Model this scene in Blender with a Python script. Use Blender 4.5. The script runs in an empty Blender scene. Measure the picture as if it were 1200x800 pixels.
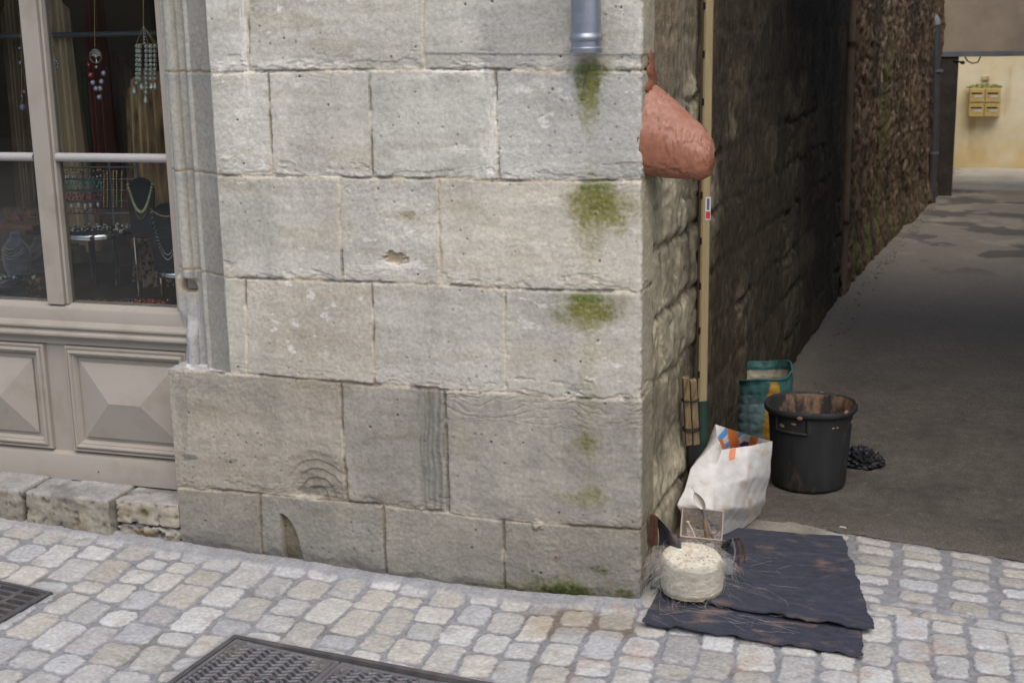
import bpy, math, random
import numpy as np
from mathutils import Vector, Matrix, Euler
random.seed(7)
C = bpy.context.scene.collection
PI = math.pi

# ------------------------------------------------------------------ camera
CAM = np.array([0.93461047, -4.20715886, 1.9])
ROT = np.array([[0.95181291, 0.30607758, -0.01920171],
                [-0.05050633, 0.21820114, 0.974596],
                [-0.30249182, 0.92666325, -0.22314552]])
FOC = 1600.0
def ray(px, py):
    return np.array([(px-600)/FOC, -(py-400)/FOC, 1.0]) @ ROT
def at(px, py, axis, val):
    "surveyed point: where the sight line of a photo point meets a real plane (axis 0,1,2 = X,Y,Z)"
    d = ray(px, py); t = (val-CAM[axis])/d[axis]
    return CAM + d*t
def atY(px, py, y): return Vector(at(px, py, 1, y))
def atZ(px, py, z=0.0): return Vector(at(px, py, 2, z))

# ------------------------------------------------------------------ noise
def _hash(ix, iy, seed):
    h = (ix.astype(np.int64)*374761393 + iy.astype(np.int64)*668265263 + seed*974634777) & 0xFFFFFFFF
    h = ((h ^ (h >> 13))*1274126177) & 0xFFFFFFFF
    return (h ^ (h >> 16)) & 0xFFFFFFFF
def rnd(ix, iy, seed): return _hash(np.asarray(ix), np.asarray(iy), seed)/4294967295.0
_rs = np.random.RandomState(1234)
_PERM = np.concatenate([_rs.permutation(4096)]*2).astype(np.int32)
_ang = _rs.rand(4096)*2*PI
_GX = np.cos(_ang).astype(np.float32); _GY = np.sin(_ang).astype(np.float32)
def perlin(x, y, seed=0):
    x, y = np.broadcast_arrays(np.asarray(x, np.float32), np.asarray(y, np.float32))
    x0 = np.floor(x); y0 = np.floor(y); fx = x-x0; fy = y-y0
    ix = (x0.astype(np.int32)+seed*57) & 4095; iy = (y0.astype(np.int32)+seed*131) & 4095
    u = fx*fx*fx*(fx*(fx*6-15)+10); v = fy*fy*fy*(fy*(fy*6-15)+10)
    pa = _PERM[ix]; pb = _PERM[(ix+1) & 4095]; iy1 = (iy+1) & 4095
    def g(p, j, dx, dy):
        h = _PERM[p+j]; return _GX[h]*dx+_GY[h]*dy
    fx1 = fx-1; fy1 = fy-1
    n0 = g(pa, iy, fx, fy); n0 += (g(pb, iy, fx1, fy)-n0)*u
    n1 = g(pa, iy1, fx, fy1); n1 += (g(pb, iy1, fx1, fy1)-n1)*u
    return ((n0+(n1-n0)*v)*1.5).astype(np.float64)
def fbm(x, y, seed=0, octv=4, lac=2.1, gain=.5):
    s = 0; a = 1.0; t = 0
    for i in range(octv):
        s = s+a*perlin(x, y, seed+i*17); t += a
        x = np.asarray(x)*lac+3.7; y = np.asarray(y)*lac+1.3; a *= gain
    return s/t*1.3
def worley(x, y, seed=0, jit=.9):
    x, y = np.broadcast_arrays(np.asarray(x, float), np.asarray(y, float))
    ix = np.floor(x); iy = np.floor(y)
    f1 = np.full(x.shape, 9.); f2 = np.full(x.shape, 9.); cid = np.zeros(x.shape)
    for dx in (-1, 0, 1):
        for dy in (-1, 0, 1):
            cx = ix+dx; cy = iy+dy
            px = cx+.5+(rnd(cx, cy, seed)-.5)*jit; py = cy+.5+(rnd(cx, cy, seed+5)-.5)*jit
            d = np.hypot(px-x, py-y); near = d < f1
            f2 = np.where(near, f1, np.minimum(f2, d)); cid = np.where(near, rnd(cx, cy, seed+9), cid)
            f1 = np.where(near, d, f1)
    return f1, f2, cid
def sst(a, b, x):
    t = np.clip((x-a)/(b-a), 0, 1); return t*t*(3-2*t)
def blob(x, y, cx, cy, rx, ry, seed=3, rough=.5, freq=2.0):
    r = np.hypot((x-cx)/rx, (y-cy)/ry) + rough*fbm(x/rx*freq*.5, y/ry*freq*.5, seed, 4)
    return 1-sst(.55, 1.05, r)
def lin(r, g, b):
    f = lambda c: c/255/12.92 if c/255 <= .04045 else ((c/255+.055)/1.055)**2.4
    return np.array([f(r), f(g), f(b)])
def mixc(a, b, m): return a*(1-m[..., None]) + np.asarray(b)*m[..., None]

# ------------------------------------------------------------------ mesh helpers
class MB:
    "collects shapes for ONE mesh object"
    def __init__(self): self.v = []; self.f = []; self.m = []; self.mi = 0
    def add(self, vs, fs):
        b = len(self.v); self.v += [tuple(map(float, p)) for p in vs]
        self.f += [tuple(i+b for i in f) for f in fs]; self.m += [self.mi]*len(fs); return self
    def box(self, x0, y0, z0, x1, y1, z1, c=0.0, M=None):
        if c <= 0:
            vs = [(x, y, z) for z in (z0, z1) for y in (y0, y1) for x in (x0, x1)]
            fs = [(0, 2, 3, 1), (4, 5, 7, 6), (0, 1, 5, 4), (2, 6, 7, 3), (0, 4, 6, 2), (1, 3, 7, 5)]
        else:
            vs = []; idx = {}
            for a, x in enumerate((x0, x1)):
                for b, y in enumerate((y0, y1)):
                    for d, z in enumerate((z0, z1)):
                        sx, sy, sz = 1-2*a, 1-2*b, 1-2*d
                        for ax in range(3):
                            p = [x+sx*c, y+sy*c, z+sz*c]; p[ax] = (x, y, z)[ax]
                            idx[(a, b, d, ax)] = len(vs); vs.append(tuple(p))
            fs = []
            cn = [(0, 0), (1, 0), (1, 1), (0, 1)]
            for ax in range(3):
                for s in (0, 1):
                    q = []
                    for (i, j) in cn:
                        k = [0, 0, 0]; k[ax] = s; k[(ax+1) % 3] = i; k[(ax+2) % 3] = j
                        q.append(idx[(k[0], k[1], k[2], ax)])
                    fs.append(tuple(q if s else q[::-1]))
            for ax in range(3):
                b1, b2 = (ax+1) % 3, (ax+2) % 3
                for i in (0, 1):
                    for j in (0, 1):
                        k0 = [0, 0, 0]; k0[b1] = i; k0[b2] = j; k1 = list(k0); k1[ax] = 1
                        q = [idx[(*k0, b1)], idx[(*k1, b1)], idx[(*k1, b2)], idx[(*k0, b2)]]
                        fs.append(tuple(q if (i ^ j) else q[::-1]))
            for a in (0, 1):
                for b in (0, 1):
                    for d in (0, 1):
                        q = [idx[(a, b, d, k)] for k in range(3)]
                        fs.append(tuple(q if (a+b+d) % 2 else q[::-1]))
        if M is not None: vs = [M @ Vector(p) for p in vs]
        return self.add(vs, fs)
    def tube(self, pts, r, n=10, cap=True):
        pts = [Vector(p) for p in pts]; k = len(pts)
        rs = r if isinstance(r, (list, tuple)) else [r]*k
        vs = []; fs = []; ref = None
        for i, p in enumerate(pts):
            t = (pts[min(i+1, k-1)]-pts[max(i-1, 0)]).normalized()
            if ref is None: ref = Vector((1, 0, 0)) if abs(t.x) < .8 else Vector((0, 1, 0))
            a = (ref-t*ref.dot(t)).normalized(); ref = a; b = t.cross(a)
            for j in range(n):
                q = 2*PI*j/n; vs.append(p+(a*math.cos(q)+b*math.sin(q))*rs[i])
        for i in range(k-1):
            for j in range(n):
                fs.append((i*n+j, i*n+(j+1) % n, (i+1)*n+(j+1) % n, (i+1)*n+j))
        if cap: fs.append(tuple(range(n-1, -1, -1))); fs.append(tuple((k-1)*n+j for j in range(n)))
        return self.add(vs, fs)
    def lathe(self, prof, n=32, M=None, wob=None):
        "prof: (r,z) list"
        vs = []; fs = []; k = len(prof)
        for i, (r, z) in enumerate(prof):
            for j in range(n):
                q = 2*PI*j/n; rr, zz = (r, z) if wob is None else wob(r, z, q)
                vs.append((rr*math.cos(q), rr*math.sin(q), zz))
        for i in range(k-1):
            for j in range(n):
                fs.append((i*n+j, i*n+(j+1) % n, (i+1)*n+(j+1) % n, (i+1)*n+j))
        if prof[0][0] < 1e-3*3: fs.append(tuple(range(n-1, -1, -1)))
        if prof[-1][0] < 1e-3*3: fs.append(tuple((k-1)*n+j for j in range(n)))
        if M is not None: vs = [M @ Vector(p) for p in vs]
        return self.add(vs, fs)
    def sphere(self, c, r, n=8, m=6, s=(1, 1, 1)):
        prof = [(max(r*math.sin(PI*i/m), 1e-4), -r*math.cos(PI*i/m)) for i in range(m+1)]
        M = Matrix.Translation(Vector(c)) @ Matrix.Diagonal((s[0], s[1], s[2], 1))
        return self.lathe(prof, n, M)
    def grid(self, P, flip=False, close_u=False):
        "P: (nu,nv,3) array"
        P = np.asarray(P, float); nu, nv = P.shape[:2]; fs = []
        for i in range(nu if close_u else nu-1):
            for j in range(nv-1):
                i2 = (i+1) % nu; q = (i*nv+j, i2*nv+j, i2*nv+j+1, i*nv+j+1)
                fs.append(q[::-1] if flip else q)
        return self.add(P.reshape(-1, 3), fs)
    def build(self, name, mats, parent=None, smooth=True, origin=None, angle=40):
        me = bpy.data.meshes.new(name)
        o = Vector(origin) if origin is not None else Vector((0, 0, 0))
        me.from_pydata([(p[0]-o.x, p[1]-o.y, p[2]-o.z) for p in self.v], [], self.f)
        mats = mats if isinstance(mats, (list, tuple)) else [mats]
        for m in mats: me.materials.append(m)
        me.polygons.foreach_set('material_index', self.m)
        if smooth:
            me.polygons.foreach_set('use_smooth', [True]*len(self.f))
            me.set_sharp_from_angle(angle=math.radians(angle))
        me.update()
        return link(name, me, parent, o)
def link(name, me, parent=None, loc=None):
    ob = bpy.data.objects.new(name, me); C.objects.link(ob)
    if parent is not None:
        ob.parent = parent
        ob.location = (Vector(loc) if loc is not None else Vector()) - world_loc(parent)
    elif loc is not None: ob.location = loc
    return ob
def world_loc(o):
    v = Vector(o.location); p = o.parent
    while p is not None: v = v + p.location; p = p.parent
    return v
def np_grid(name, P, mat, col=None, mask=None, parent=None, flip=False, loc=None):
    "big numpy surface with a colour attribute; P (nu,nv,3)"
    nu, nv = P.shape[:2]
    ii = np.arange(nu*nv).reshape(nu, nv)
    q = np.stack([ii[:-1, :-1], ii[1:, :-1], ii[1:, 1:], ii[:-1, 1:]], -1)
    if flip: q = q[..., ::-1]
    q = q.reshape(-1, 4) if mask is None else q[mask]
    used = np.unique(q); remap = np.full(nu*nv, -1); remap[used] = np.arange(len(used))
    q = remap[q]; V = P.reshape(-1, 3)[used]
    if loc is not None: V = V - np.array(loc)
    me = bpy.data.meshes.new(name)
    me.vertices.add(len(V)); me.vertices.foreach_set('co', V.astype(np.float32).ravel())
    me.loops.add(q.size); me.loops.foreach_set('vertex_index', q.astype(np.int32).ravel())
    me.polygons.add(len(q)); me.polygons.foreach_set('loop_start', (np.arange(len(q))*4).astype(np.int32))
    me.polygons.foreach_set('use_smooth', np.ones(len(q), bool))
    me.update(calc_edges=True); me.validate()
    if col is not None:
        c = np.ones((len(V), 4), np.float32); c[:, :3] = np.clip(col.reshape(-1, 3)[used], 0.004, .9)
        a = me.color_attributes.new('tint', 'FLOAT_COLOR', 'POINT'); a.data.foreach_set('color', c.ravel())
    me.materials.append(mat)
    return link(name, me, parent, loc)
def thing(name, label, cat, loc=(0, 0, 0), group=None):
    o = bpy.data.objects.new(name, None); C.objects.link(o); o.location = loc
    o.empty_display_size = .1
    return tag(o, label, cat, group)
def tag(o, label, cat, group=None):
    o['label'] = label; o['category'] = cat
    if group: o['group'] = group
    return o
def struct(o, kind='structure'): o['kind'] = kind; return o
def copy_tree(o, parent=None):
    c = o.copy(); C.objects.link(c)
    if parent is not None: c.parent = parent
    for ch in list(o.children): copy_tree(ch, c)
    return c

# ------------------------------------------------------------------ materials
MATS = {}
def mat(name, a, b=None, scale=8.0, rough=.75, rough2=None, metal=0.0, bump=0.0, bscale=60.0, stretch=None,
        spec=.3, c=None, cscale=3.0, clo=.55, chi=.7, attr=False, trans=0.0, detail=6, var=.16, sheen=0):
    if name in MATS: return MATS[name]
    m = bpy.data.materials.new(name); m.use_nodes = True; nt = m.node_tree; N = nt.nodes; L = nt.links
    bs = N['Principled BSDF']
    bs.inputs['Metallic'].default_value = metal; bs.inputs['Roughness'].default_value = rough
    bs.inputs['Specular IOR Level'].default_value = spec
    if sheen: bs.inputs['Sheen Weight'].default_value = sheen
    if trans: bs.inputs['Transmission Weight'].default_value = trans
    tc = N.new('ShaderNodeTexCoord'); mp = N.new('ShaderNodeMapping'); L.new(tc.outputs['Object'], mp.inputs['Vector'])
    if stretch: mp.inputs['Scale'].default_value = stretch
    def noise(s, d=detail, r=.55):
        n = N.new('ShaderNodeTexNoise'); n.inputs['Scale'].default_value = s; n.inputs['Detail'].default_value = d
        n.inputs['Roughness'].default_value = r; L.new(mp.outputs['Vector'], n.inputs['Vector']); return n
    a = tuple(a)
    if attr:
        at_ = N.new('ShaderNodeAttribute'); at_.attribute_name = 'tint'
        n = noise(scale); rp = N.new('ShaderNodeMapRange'); rp.inputs[1].default_value = .3; rp.inputs[2].default_value = .7
        rp.inputs[3].default_value = 1-var; rp.inputs[4].default_value = 1+var
        L.new(n.outputs['Fac'], rp.inputs[0])
        mx = N.new('ShaderNodeMix'); mx.data_type = 'RGBA'; mx.blend_type = 'MULTIPLY'; mx.inputs[0].default_value = 1
        L.new(at_.outputs['Color'], mx.inputs[6]); cb = N.new('ShaderNodeCombineColor')
        for i in range(3): L.new(rp.outputs[0], cb.inputs[i])
        L.new(cb.outputs[0], mx.inputs[7]); col = mx.outputs[2]
    else:
        b = tuple(b) if b is not None else tuple(x*.75 for x in a)
        n = noise(scale); rp = N.new('ShaderNodeMapRange'); rp.inputs[1].default_value = .32; rp.inputs[2].default_value = .68
        L.new(n.outputs['Fac'], rp.inputs[0])
        mx = N.new('ShaderNodeMix'); mx.data_type = 'RGBA'; L.new(rp.outputs[0], mx.inputs[0])
        mx.inputs[6].default_value = (*a, 1); mx.inputs[7].default_value = (*b, 1); col = mx.outputs[2]
    if c is not None:
        n2 = noise(cscale, 8, .65); rp2 = N.new('ShaderNodeMapRange'); rp2.inputs[1].default_value = clo; rp2.inputs[2].default_value = chi
        L.new(n2.outputs['Fac'], rp2.inputs[0]); m2 = N.new('ShaderNodeMix'); m2.data_type = 'RGBA'
        L.new(rp2.outputs[0], m2.inputs[0]); L.new(col, m2.inputs[6]); m2.inputs[7].default_value = (*tuple(c), 1); col = m2.outputs[2]
    L.new(col, bs.inputs['Base Color'])
    if rough2 is not None:
        r3 = N.new('ShaderNodeMapRange'); r3.inputs[1].default_value = .35; r3.inputs[2].default_value = .65
        r3.inputs[3].default_value = rough; r3.inputs[4].default_value = rough2
        L.new(noise(scale*1.7).outputs['Fac'], r3.inputs[0]); L.new(r3.outputs[0], bs.inputs['Roughness'])
    if bump:
        bn = noise(bscale, 8, .62); bp = N.new('ShaderNodeBump'); bp.inputs['Strength'].default_value = 1.0
        bp.inputs['Distance'].default_value = bump; L.new(bn.outputs['Fac'], bp.inputs['Height'])
        L.new(bp.outputs['Normal'], bs.inputs['Normal'])
    MATS[name] = m; return m
def glass_mat(name, tint=(.93, .95, .94), rough=.0):
    m = bpy.data.materials.new(name); m.use_nodes = True; nt = m.node_tree; N = nt.nodes; L = nt.links
    N.remove(N['Principled BSDF']); out = N['Material Output']
    tr = N.new('ShaderNodeBsdfTransparent'); tr.inputs[0].default_value = (*tint, 1)
    gl = N.new('ShaderNodeBsdfGlossy'); gl.inputs['Roughness'].default_value = rough
    fr = N.new('ShaderNodeFresnel'); fr.inputs['IOR'].default_value = 1.5
    mu = N.new('ShaderNodeMath'); mu.operation = 'MULTIPLY'; mu.inputs[1].default_value = .55; mu.use_clamp = True
    L.new(fr.outputs[0], mu.inputs[0])
    mx = N.new('ShaderNodeMixShader'); L.new(mu.outputs[0], mx.inputs[0]); L.new(tr.outputs[0], mx.inputs[1]); L.new(gl.outputs[0], mx.inputs[2])
    L.new(mx.outputs[0], out.inputs['Surface']); return m

M_STONE = mat('limestone', (.4, .4, .4), attr=True, scale=70, bump=.0013, bscale=130, rough=.9, spec=.2, detail=8)
M_COBBLE = mat('cobbles', (.4, .4, .4), attr=True, var=.2, scale=75, bump=.002, bscale=140, rough=.8, spec=.3, detail=8)
M_OLD = mat('old_masonry', (.4, .4, .4), attr=True, var=.3, scale=22, bump=.006, bscale=60, rough=.92, spec=.15, detail=9)
M_PLAIN = mat('plain_stone', lin(170, 166, 154), lin(150, 146, 134), scale=3, bump=.002, bscale=90, rough=.9)
M_PAINT = mat('greige_paint', (.315, .29, .252), (.295, .27, .235), scale=2.2, rough=.42, rough2=.6, bump=.0003, bscale=160, spec=.4,
              c=(.20, .172, .14), cscale=5, clo=.52, chi=.85)
M_ZINC = mat('zinc', (.36, .39, .45), (.27, .30, .35), scale=9, rough=.33, rough2=.55, metal=.75, bump=.0006, bscale=30)
M_STEEL = mat('grey_steel', (.16, .17, .19), (.10, .105, .12), scale=4, rough=.6, metal=.2, bump=.001, bscale=40)
M_IRON = mat('cast_iron', (.115, .115, .125), (.075, .073, .075), scale=14, rough=.5, rough2=.7, metal=.35, bump=.0012, bscale=200, c=(.17, .155, .14), cscale=10, clo=.5, chi=.75)
M_RUST = mat('rust', (.085, .035, .018), (.045, .022, .015), scale=60, rough=.9, bump=.002, bscale=120)
M_CHROME = mat('chrome', (.75, .75, .75), (.65, .65, .65), rough=.12, metal=1.0)
M_GOLD = mat('gilt', (.75, .55, .22), (.6, .42, .15), rough=.25, metal=1.0)
M_SILVER = mat('silver', (.78, .77, .74), (.6, .6, .58), scale=80, rough=.25, metal=1.0)
M_BLACKCARD = mat('black_velvet', (.016, .018, .026), (.011, .012, .018), scale=40, rough=.85, spec=.2)
M_HOLE = mat('dark_cavity', (.012, .012, .012), (.008, .008, .008), rough=.95)
GLASS = glass_mat('window_glass')

# ------------------------------------------------------------------ ground heights
GX = np.array([-60, -4, -2.57, -1.77, -.94, -.49, 0, 60]); GZ = np.array([.16, .16, .071, .0275, -.011, -.022, 0, 0])
def gnd_x(x): return np.interp(x, GX, GZ)
def gnd_y(y): return np.interp(y, [-100, 6.2, 7.5, 16, 17.6, 22, 200], [0, 0, -.045, -.52, -.58, -.63, -.65])
def gnd(x, y):
    x = np.asarray(x, float); y = np.asarray(y, float)
    return gnd_x(x)*(1-sst(.6, 1.6, y)) + gnd_y(y)

# ================================================================== FACADE
bld = thing('corner_building', 'pale limestone corner building with mossy ashlar blocks and a dark sooty side wall', 'building')
R_PX = [[(248, 86), (316, 83.5), (512, 82), (581, 82), (640, 84), (752, 84)],
        [(255, 206), (316, 207), (397, 208), (514, 209.5), (640, 213), (752, 212)],
        [(262, 325), (400, 330), (516, 333.5), (590, 339), (752, 343.5)],
        [(190, 430.5), (268, 437), (399, 448), (517, 457), (592, 460), (645, 466), (752, 468)],
        [(190, 569), (210, 571), (347, 582), (450, 592), (518, 600), (590, 610), (752, 621)]]
ROWL = []
for r in R_PX:
    q = np.array([at(px, py, 1, 0) for px, py in r]); ROWL.append((q[:, 0], q[:, 2]))
V_PX = {0: [(497, 0, 497, 82), (291, 0, 291, 84)],
        1: [(314, 85, 318.6, 204), (433, 83, 436, 208), (580, 82, 584, 208)],
        2: [(397, 210, 401, 329), (514, 210, 516, 333)],
        3: [(287, 328, 290, 438), (436, 335, 438, 452), (591, 341, 593.5, 456)],
        4: [(399, 448, 406, 588), (521, 458, 526, 601)],
        5: [(304, 580, 307, 652), (449, 594, 452, 675), (590, 612, 591.5, 697)]}
VL = {r: sorted([(*at(a, b, 1, 0)[[0, 2]], *at(c, d, 1, 0)[[0, 2]]) for a, b, c, d in L]) for r, L in V_PX.items()}

def wall_fields(u, z):
    "relief (m, outward) and colour of the ashlar; u = x on the front, positive round the corner"
    wx = .004*fbm(u*9, z*9, 11, 4) + .0016*fbm(u*60, z*60, 12, 3)
    wz = .0045*fbm(u*8, z*8, 21, 4) + .0018*fbm(u*55, z*55, 22, 3)
    row = np.zeros(u.shape, int); dh = np.full(u.shape, 9.); above = np.full(u.shape, 9.); below = np.full(u.shape, 9.)
    zz = z+wz; uu = u+wx
    for i, (xs, zs) in enumerate(ROWL):
        zl = np.interp(u, xs, zs); row += (zz < zl); dh = np.minimum(dh, np.abs(zz-zl))
        above = np.where(zz < zl, np.minimum(above, zl-zz), above)   # distance down from the joint above
        below = np.where(zz >= zl, np.minimum(below, zz-zl), below)  # height over the joint below
    dv = np.full(u.shape, 9.); stone = np.zeros(u.shape, int)
    for r, L in VL.items():
        mk = row == r
        for (xa, za, xb, zb) in L:
            t = (z-za)/(zb-za); xl = xa+(xb-xa)*t
            dv = np.where(mk, np.minimum(dv, np.abs(uu-xl)), dv); stone = np.where(mk & (uu > xl), stone+1, stone)
    sid = row*10+stone
    R = lambda k: rnd(sid, sid*0+k, 77)
    d = np.minimum(dh, dv)
    nj = fbm(u*5, z*5, 31, 4); nf = fbm(u*30, z*30, 32, 4)
    low = row >= 4
    # joints
    w = .0015 + .0024*np.clip(nj+.25, 0, 1) + .002*np.clip(nf, 0, 1)
    fill = sst(-.25, .2, fbm(u*4.3+9, z*4.3, 33, 4)-.42*(low & (dv < dh)))
    gap = 1-sst(w, w+.0045, d)
    h = -gap*(.0065-.0056*fill)
    h += -.0018*np.exp(-d/.006)*(1-.6*fill)
    chip = sst(.12, .5, fbm(u*17, z*17, 34, 5))*np.exp(-d/.014)
    h += -.0045*chip
    # blocks
    h += (R(1)-.5)*.0028 + (R(2)-.5)*.003*np.clip(u+.8, -1, 1)*.6 + (R(3)-.5)*.003*np.clip(z-1, -1, 1)*.6
    h += .0032*fbm(u*5+R(4)*9, z*5, 41, 4)*(1+.8*low) + .0013*fbm(u*28, z*28, 42, 4)
    ang = .5+.25*(R(5)-.5); ca, sa = np.cos(ang), np.sin(ang)
    tool = perlin((u*ca+z*sa)*42, (-u*sa+z*ca)*100, 43)*.6+perlin((u*ca+z*sa)*70+4, (-u*sa+z*ca)*150, 44)*.5
    gm = .15+.75*R(13)+.45*sst(-.3, .4, fbm(u*4, z*4, 48, 3)); h += (.00055+.0003*low)*gm*perlin(u*88, z*88, 46)+.0004*gm*perlin(u*140, z*140, 47)
    h += .0012*gm*tool*sst(-.5, .3, fbm(u*3, z*3, 45, 3))*np.where(low, .6, 1)
    # layered erosion, mostly along block bottoms and in some blocks
    lam = perlin(u*5+R(6)*20, z*46+1.6*fbm(u*6, z*6, 51, 3), 52)
    crack = np.exp(-(lam/.085)**2)
    lm = np.clip(1-below/.07, 0, 1)*sst(-.25, .25, fbm(u*4, z*4, 53, 3)) + .8*np.clip(1-above/.055, 0, 1)*sst(.05, .3, fbm(u*3+5, z*4, 54, 3))
    topband = ((sid == 42) & (above < .115))*1.0*sst(.13, .09, above) if False else ((sid == 42)*(1-sst(.085, .125, above)))
    lm = np.clip(lm+.9*topband, 0, 1.3)
    h += -.0028*crack*lm
    rag = sst(.0, .16, fbm(u*11, z*22, 55, 4)-.25+np.clip(.035-below, 0, 1)*12)*(below < .06)
    h += -.0032*rag*(rnd(sid, sid*0+8, 77) > .35)
    # bedded narrow stone beside the right plinth block
    xb = at(507, 530, 1, 0)[0]
    band = np.exp(-((u-xb+.008*fbm(z*5, u, 56, 2))/.05)**6)*(row == 4)*(stone == 1)
    vs_ = perlin(u*85+.9*fbm(u*3, z*5, 57, 3), z*3.5, 58)
    h += band*(.0034*vs_ - .002)
    # scattered holes and pits
    f1, f2, cid = worley(u*11, z*11, 61)
    pit = (1-sst(.02, .055, f1+.02*nf))*(cid > .9); h += -.006*pit
    f1b, _, cidb = worley(u*28, z*28, 62); pit2 = (1-sst(.06, .16, f1b))*(cidb > .86)*sst(-.1, .2, fbm(u*2.3, z*2.3, 63, 3)); h += -.0028*pit2
    # shell shaped scar and the half round niche
    sc = at(372, 582, 1, 0); rr = np.hypot(u-sc[0], (z-sc[2])*1.05)
    arc = (z > sc[2]-.005)*(row == 4)*(1-sst(.15, .19, rr+.02*fbm(u*9, z*9, 68, 3)))*np.exp(-((u-sc[0])/.115)**6)
    stepn = np.floor(np.clip(rr+.022*fbm(u*7, z*7, 64, 4), 0, .19)/.036)
    h += -arc*(.019-.0034*stepn + .0022*np.mod(rr, .036)/.036)
    nb = at(331, 656, 1, 0); nr = at(354, 656, 1, 0); nt = at(340, 603, 1, 0)
    wN = (nr[0]-nb[0]); hN = nt[2]-nb[2]
    nic = (u > nb[0])*(u < nb[0]+wN*np.sqrt(np.clip(1-((z-nb[2]+.02)/(hN+.02))**2, 0, 1)))*(z < nt[2])*1.0
    depth = np.clip((nb[0]+wN-u)/wN, 0, 1); h += -nic*.030*(.35+.65*depth)
    hole = blob(u, z, at(463, 303, 1, 0)[0], at(463, 303, 1, 0)[2], .055, .024, 65, .6, 4); h += -.012*hole
    hole2 = blob(u, z, at(630, 614, 1, 0)[0], at(630, 614, 1, 0)[2], .024, .02, 66, .5, 4); h += .009*hole2
    # base ragged hollow
    base = sst(.05, .0, z-gnd_x(u)+.03*fbm(u*9, z*9, 67, 4)); h += -.012*base
    # the ledge under the rain pipe
    lx = u > at(560, 70, 1, 0)[0]; zl = np.interp(u, *[[at(500, 64, 1, 0)[0], at(752, 74, 1, 0)[0]], [at(500, 64, 1, 0)[2], at(752, 66, 1, 0)[2]]])
    led = (1-sst(0, .006, z+.6*wz-zl))*(row == 0)*(u > at(497, 70, 1, 0)[0]); h += -.004*led

    # ---------------- colour
    base_c = np.where((row <= 1)[..., None], np.array([.465, .455, .41]), np.array([.47, .455, .40]))
    base_c = np.where((row == 3)[..., None], np.array([.435, .42, .37]), base_c)
    base_c = np.where((row == 4)[..., None], np.array([.285, .272, .236]), base_c)
    base_c = np.where((row == 5)[..., None], np.array([.26, .248, .214]), base_c)
    tone = 1+.12*(R(11)-.5); warm = (R(12)-.5)*.045
    col = base_c*tone[..., None]*np.stack([1+warm, 1+0*warm, 1-warm*1.3], -1)
    col *= (1+.20*fbm(u*3.2, z*3.2, 71, 5)+.10*fbm(u*26, z*26, 72, 4))[..., None]
    # wash streaks and grey grime
    gr = sst(.0, .5, fbm(u*7, z*1.6, 73, 5)+.1); col = mixc(col, col*np.array([.88, .89, .90]), gr*.7)
    bed = perlin(u*1.7, z*24+.9*fbm(u*3, z*3, 74, 3), 75); bed2 = perlin(u*.9, z*60+1.8*fbm(u*2, z*2, 85, 3), 86); col *= (1+.075*bed+.05*bed2)[..., None]; stn = sst(.1, .5, fbm(u*2.2, z*9, 87, 5)); col = mixc(col, col*np.array([.84, .81, .74]), stn*.6)
    gg = blob(u, z, at(610, 40, 1, 0)[0], at(610, 40, 1, 0)[2], .20, .14, 76, .8); col = mixc(col, np.array([.27, .272, .265]), gg*.55)
    dk = blob(u, z, at(370, 570, 1, 0)[0], at(370, 570, 1, 0)[2], .11, .05, 77, .8); col = mixc(col, np.array([.09, .092, .095]), dk*.6)
    for (px, py, a, b, k) in ((222, 535, .04, .014, .7), (272, 540, .035, .012, .5), (250, 630, .12, .03, .4), (230, 640, .1, .04, .4), (430, 655, .1, .05, .35), (525, 690, .25, .03, .55),
                              (215, 480, .03, .2, .25)):
        q = at(px, py, 1, 0); col = mixc(col, np.array([.10, .10, .10]), blob(u, z, q[0], q[2], a, b, 78, .8)*k)
    col = mixc(col, np.array([.12, .118, .11]), band*sst(-.2, .3, vs_*-1)*.75)
    col = mixc(col, np.array([.19, .185, .165]), band*.45)
    low_g = (1-sst(0, .22, z-gnd_x(u)+.08*fbm(u*5, z*5, 79, 4)))*low; col = mixc(col, np.array([.15, .148, .14]), low_g*.5)
    # joints: lime mortar and dirt
    mort = sst(.25, .75, fill)*(1-sst(w+.003, w+.010, d+.003*nf))
    col = mixc(col, np.array([.50, .455, .36]), mort*np.where(low, .45, .7))
    dirt = gap*(1-sst(.15, .6, fill)); col = mixc(col, np.array([.10, .085, .065]), dirt*.6)
    col = mixc(col, np.array([.26, .205, .135]), (np.exp(-d/.006)*sst(-.05, .3, fbm(u*6+3, z*6, 80, 4)))*.5)
    col = mixc(col, np.array([.26, .235, .19]), np.clip(crack*lm, 0, 1)*.35)
    col = mixc(col, np.array([.09, .08, .07]), np.clip(pit+pit2*.6, 0, 1)*.8)
    # lime flakes
    wf = sst(.36, .46, fbm(u*14, z*26, 81, 4))*sst(.1, .35, fbm(u*2.1+3, z*2.1, 82, 2))
    col = mixc(col, np.array([.62, .61, .58]), wf*.7*(~low))
    for (px, py, a, b) in ((455, 311, .13, .014), (475, 309, .05, .02), (537, 175, .06, .012), (575, 178, .04, .03), (578, 150, .014, .11), (287, 60, .015, .22), (340, 75, .2, .016), (560, 83, .04, .03), (575, 195, .02, .05), (265, 183, .03, .012), (350, 205, .14, .01), (600, 205, .07, .012), (520, 84, .09, .01)):
        q = at(px, py, 1, 0); col = mixc(col, np.array([.60, .58, .53]), blob(u, z, q[0], q[2], a, b, 83, 1.1, 4)*.85)
    col = mixc(col, np.array([.30, .235, .14]), hole*.8)
    q = at(479, 252, 1, 0); col = mixc(col, np.array([.27, .235, .15]), blob(u, z, q[0], q[2], .03, .016, 84, .9)*.8)
    col = mixc(col, col*np.array([.72, .66, .52]), nic*.9)
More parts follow.
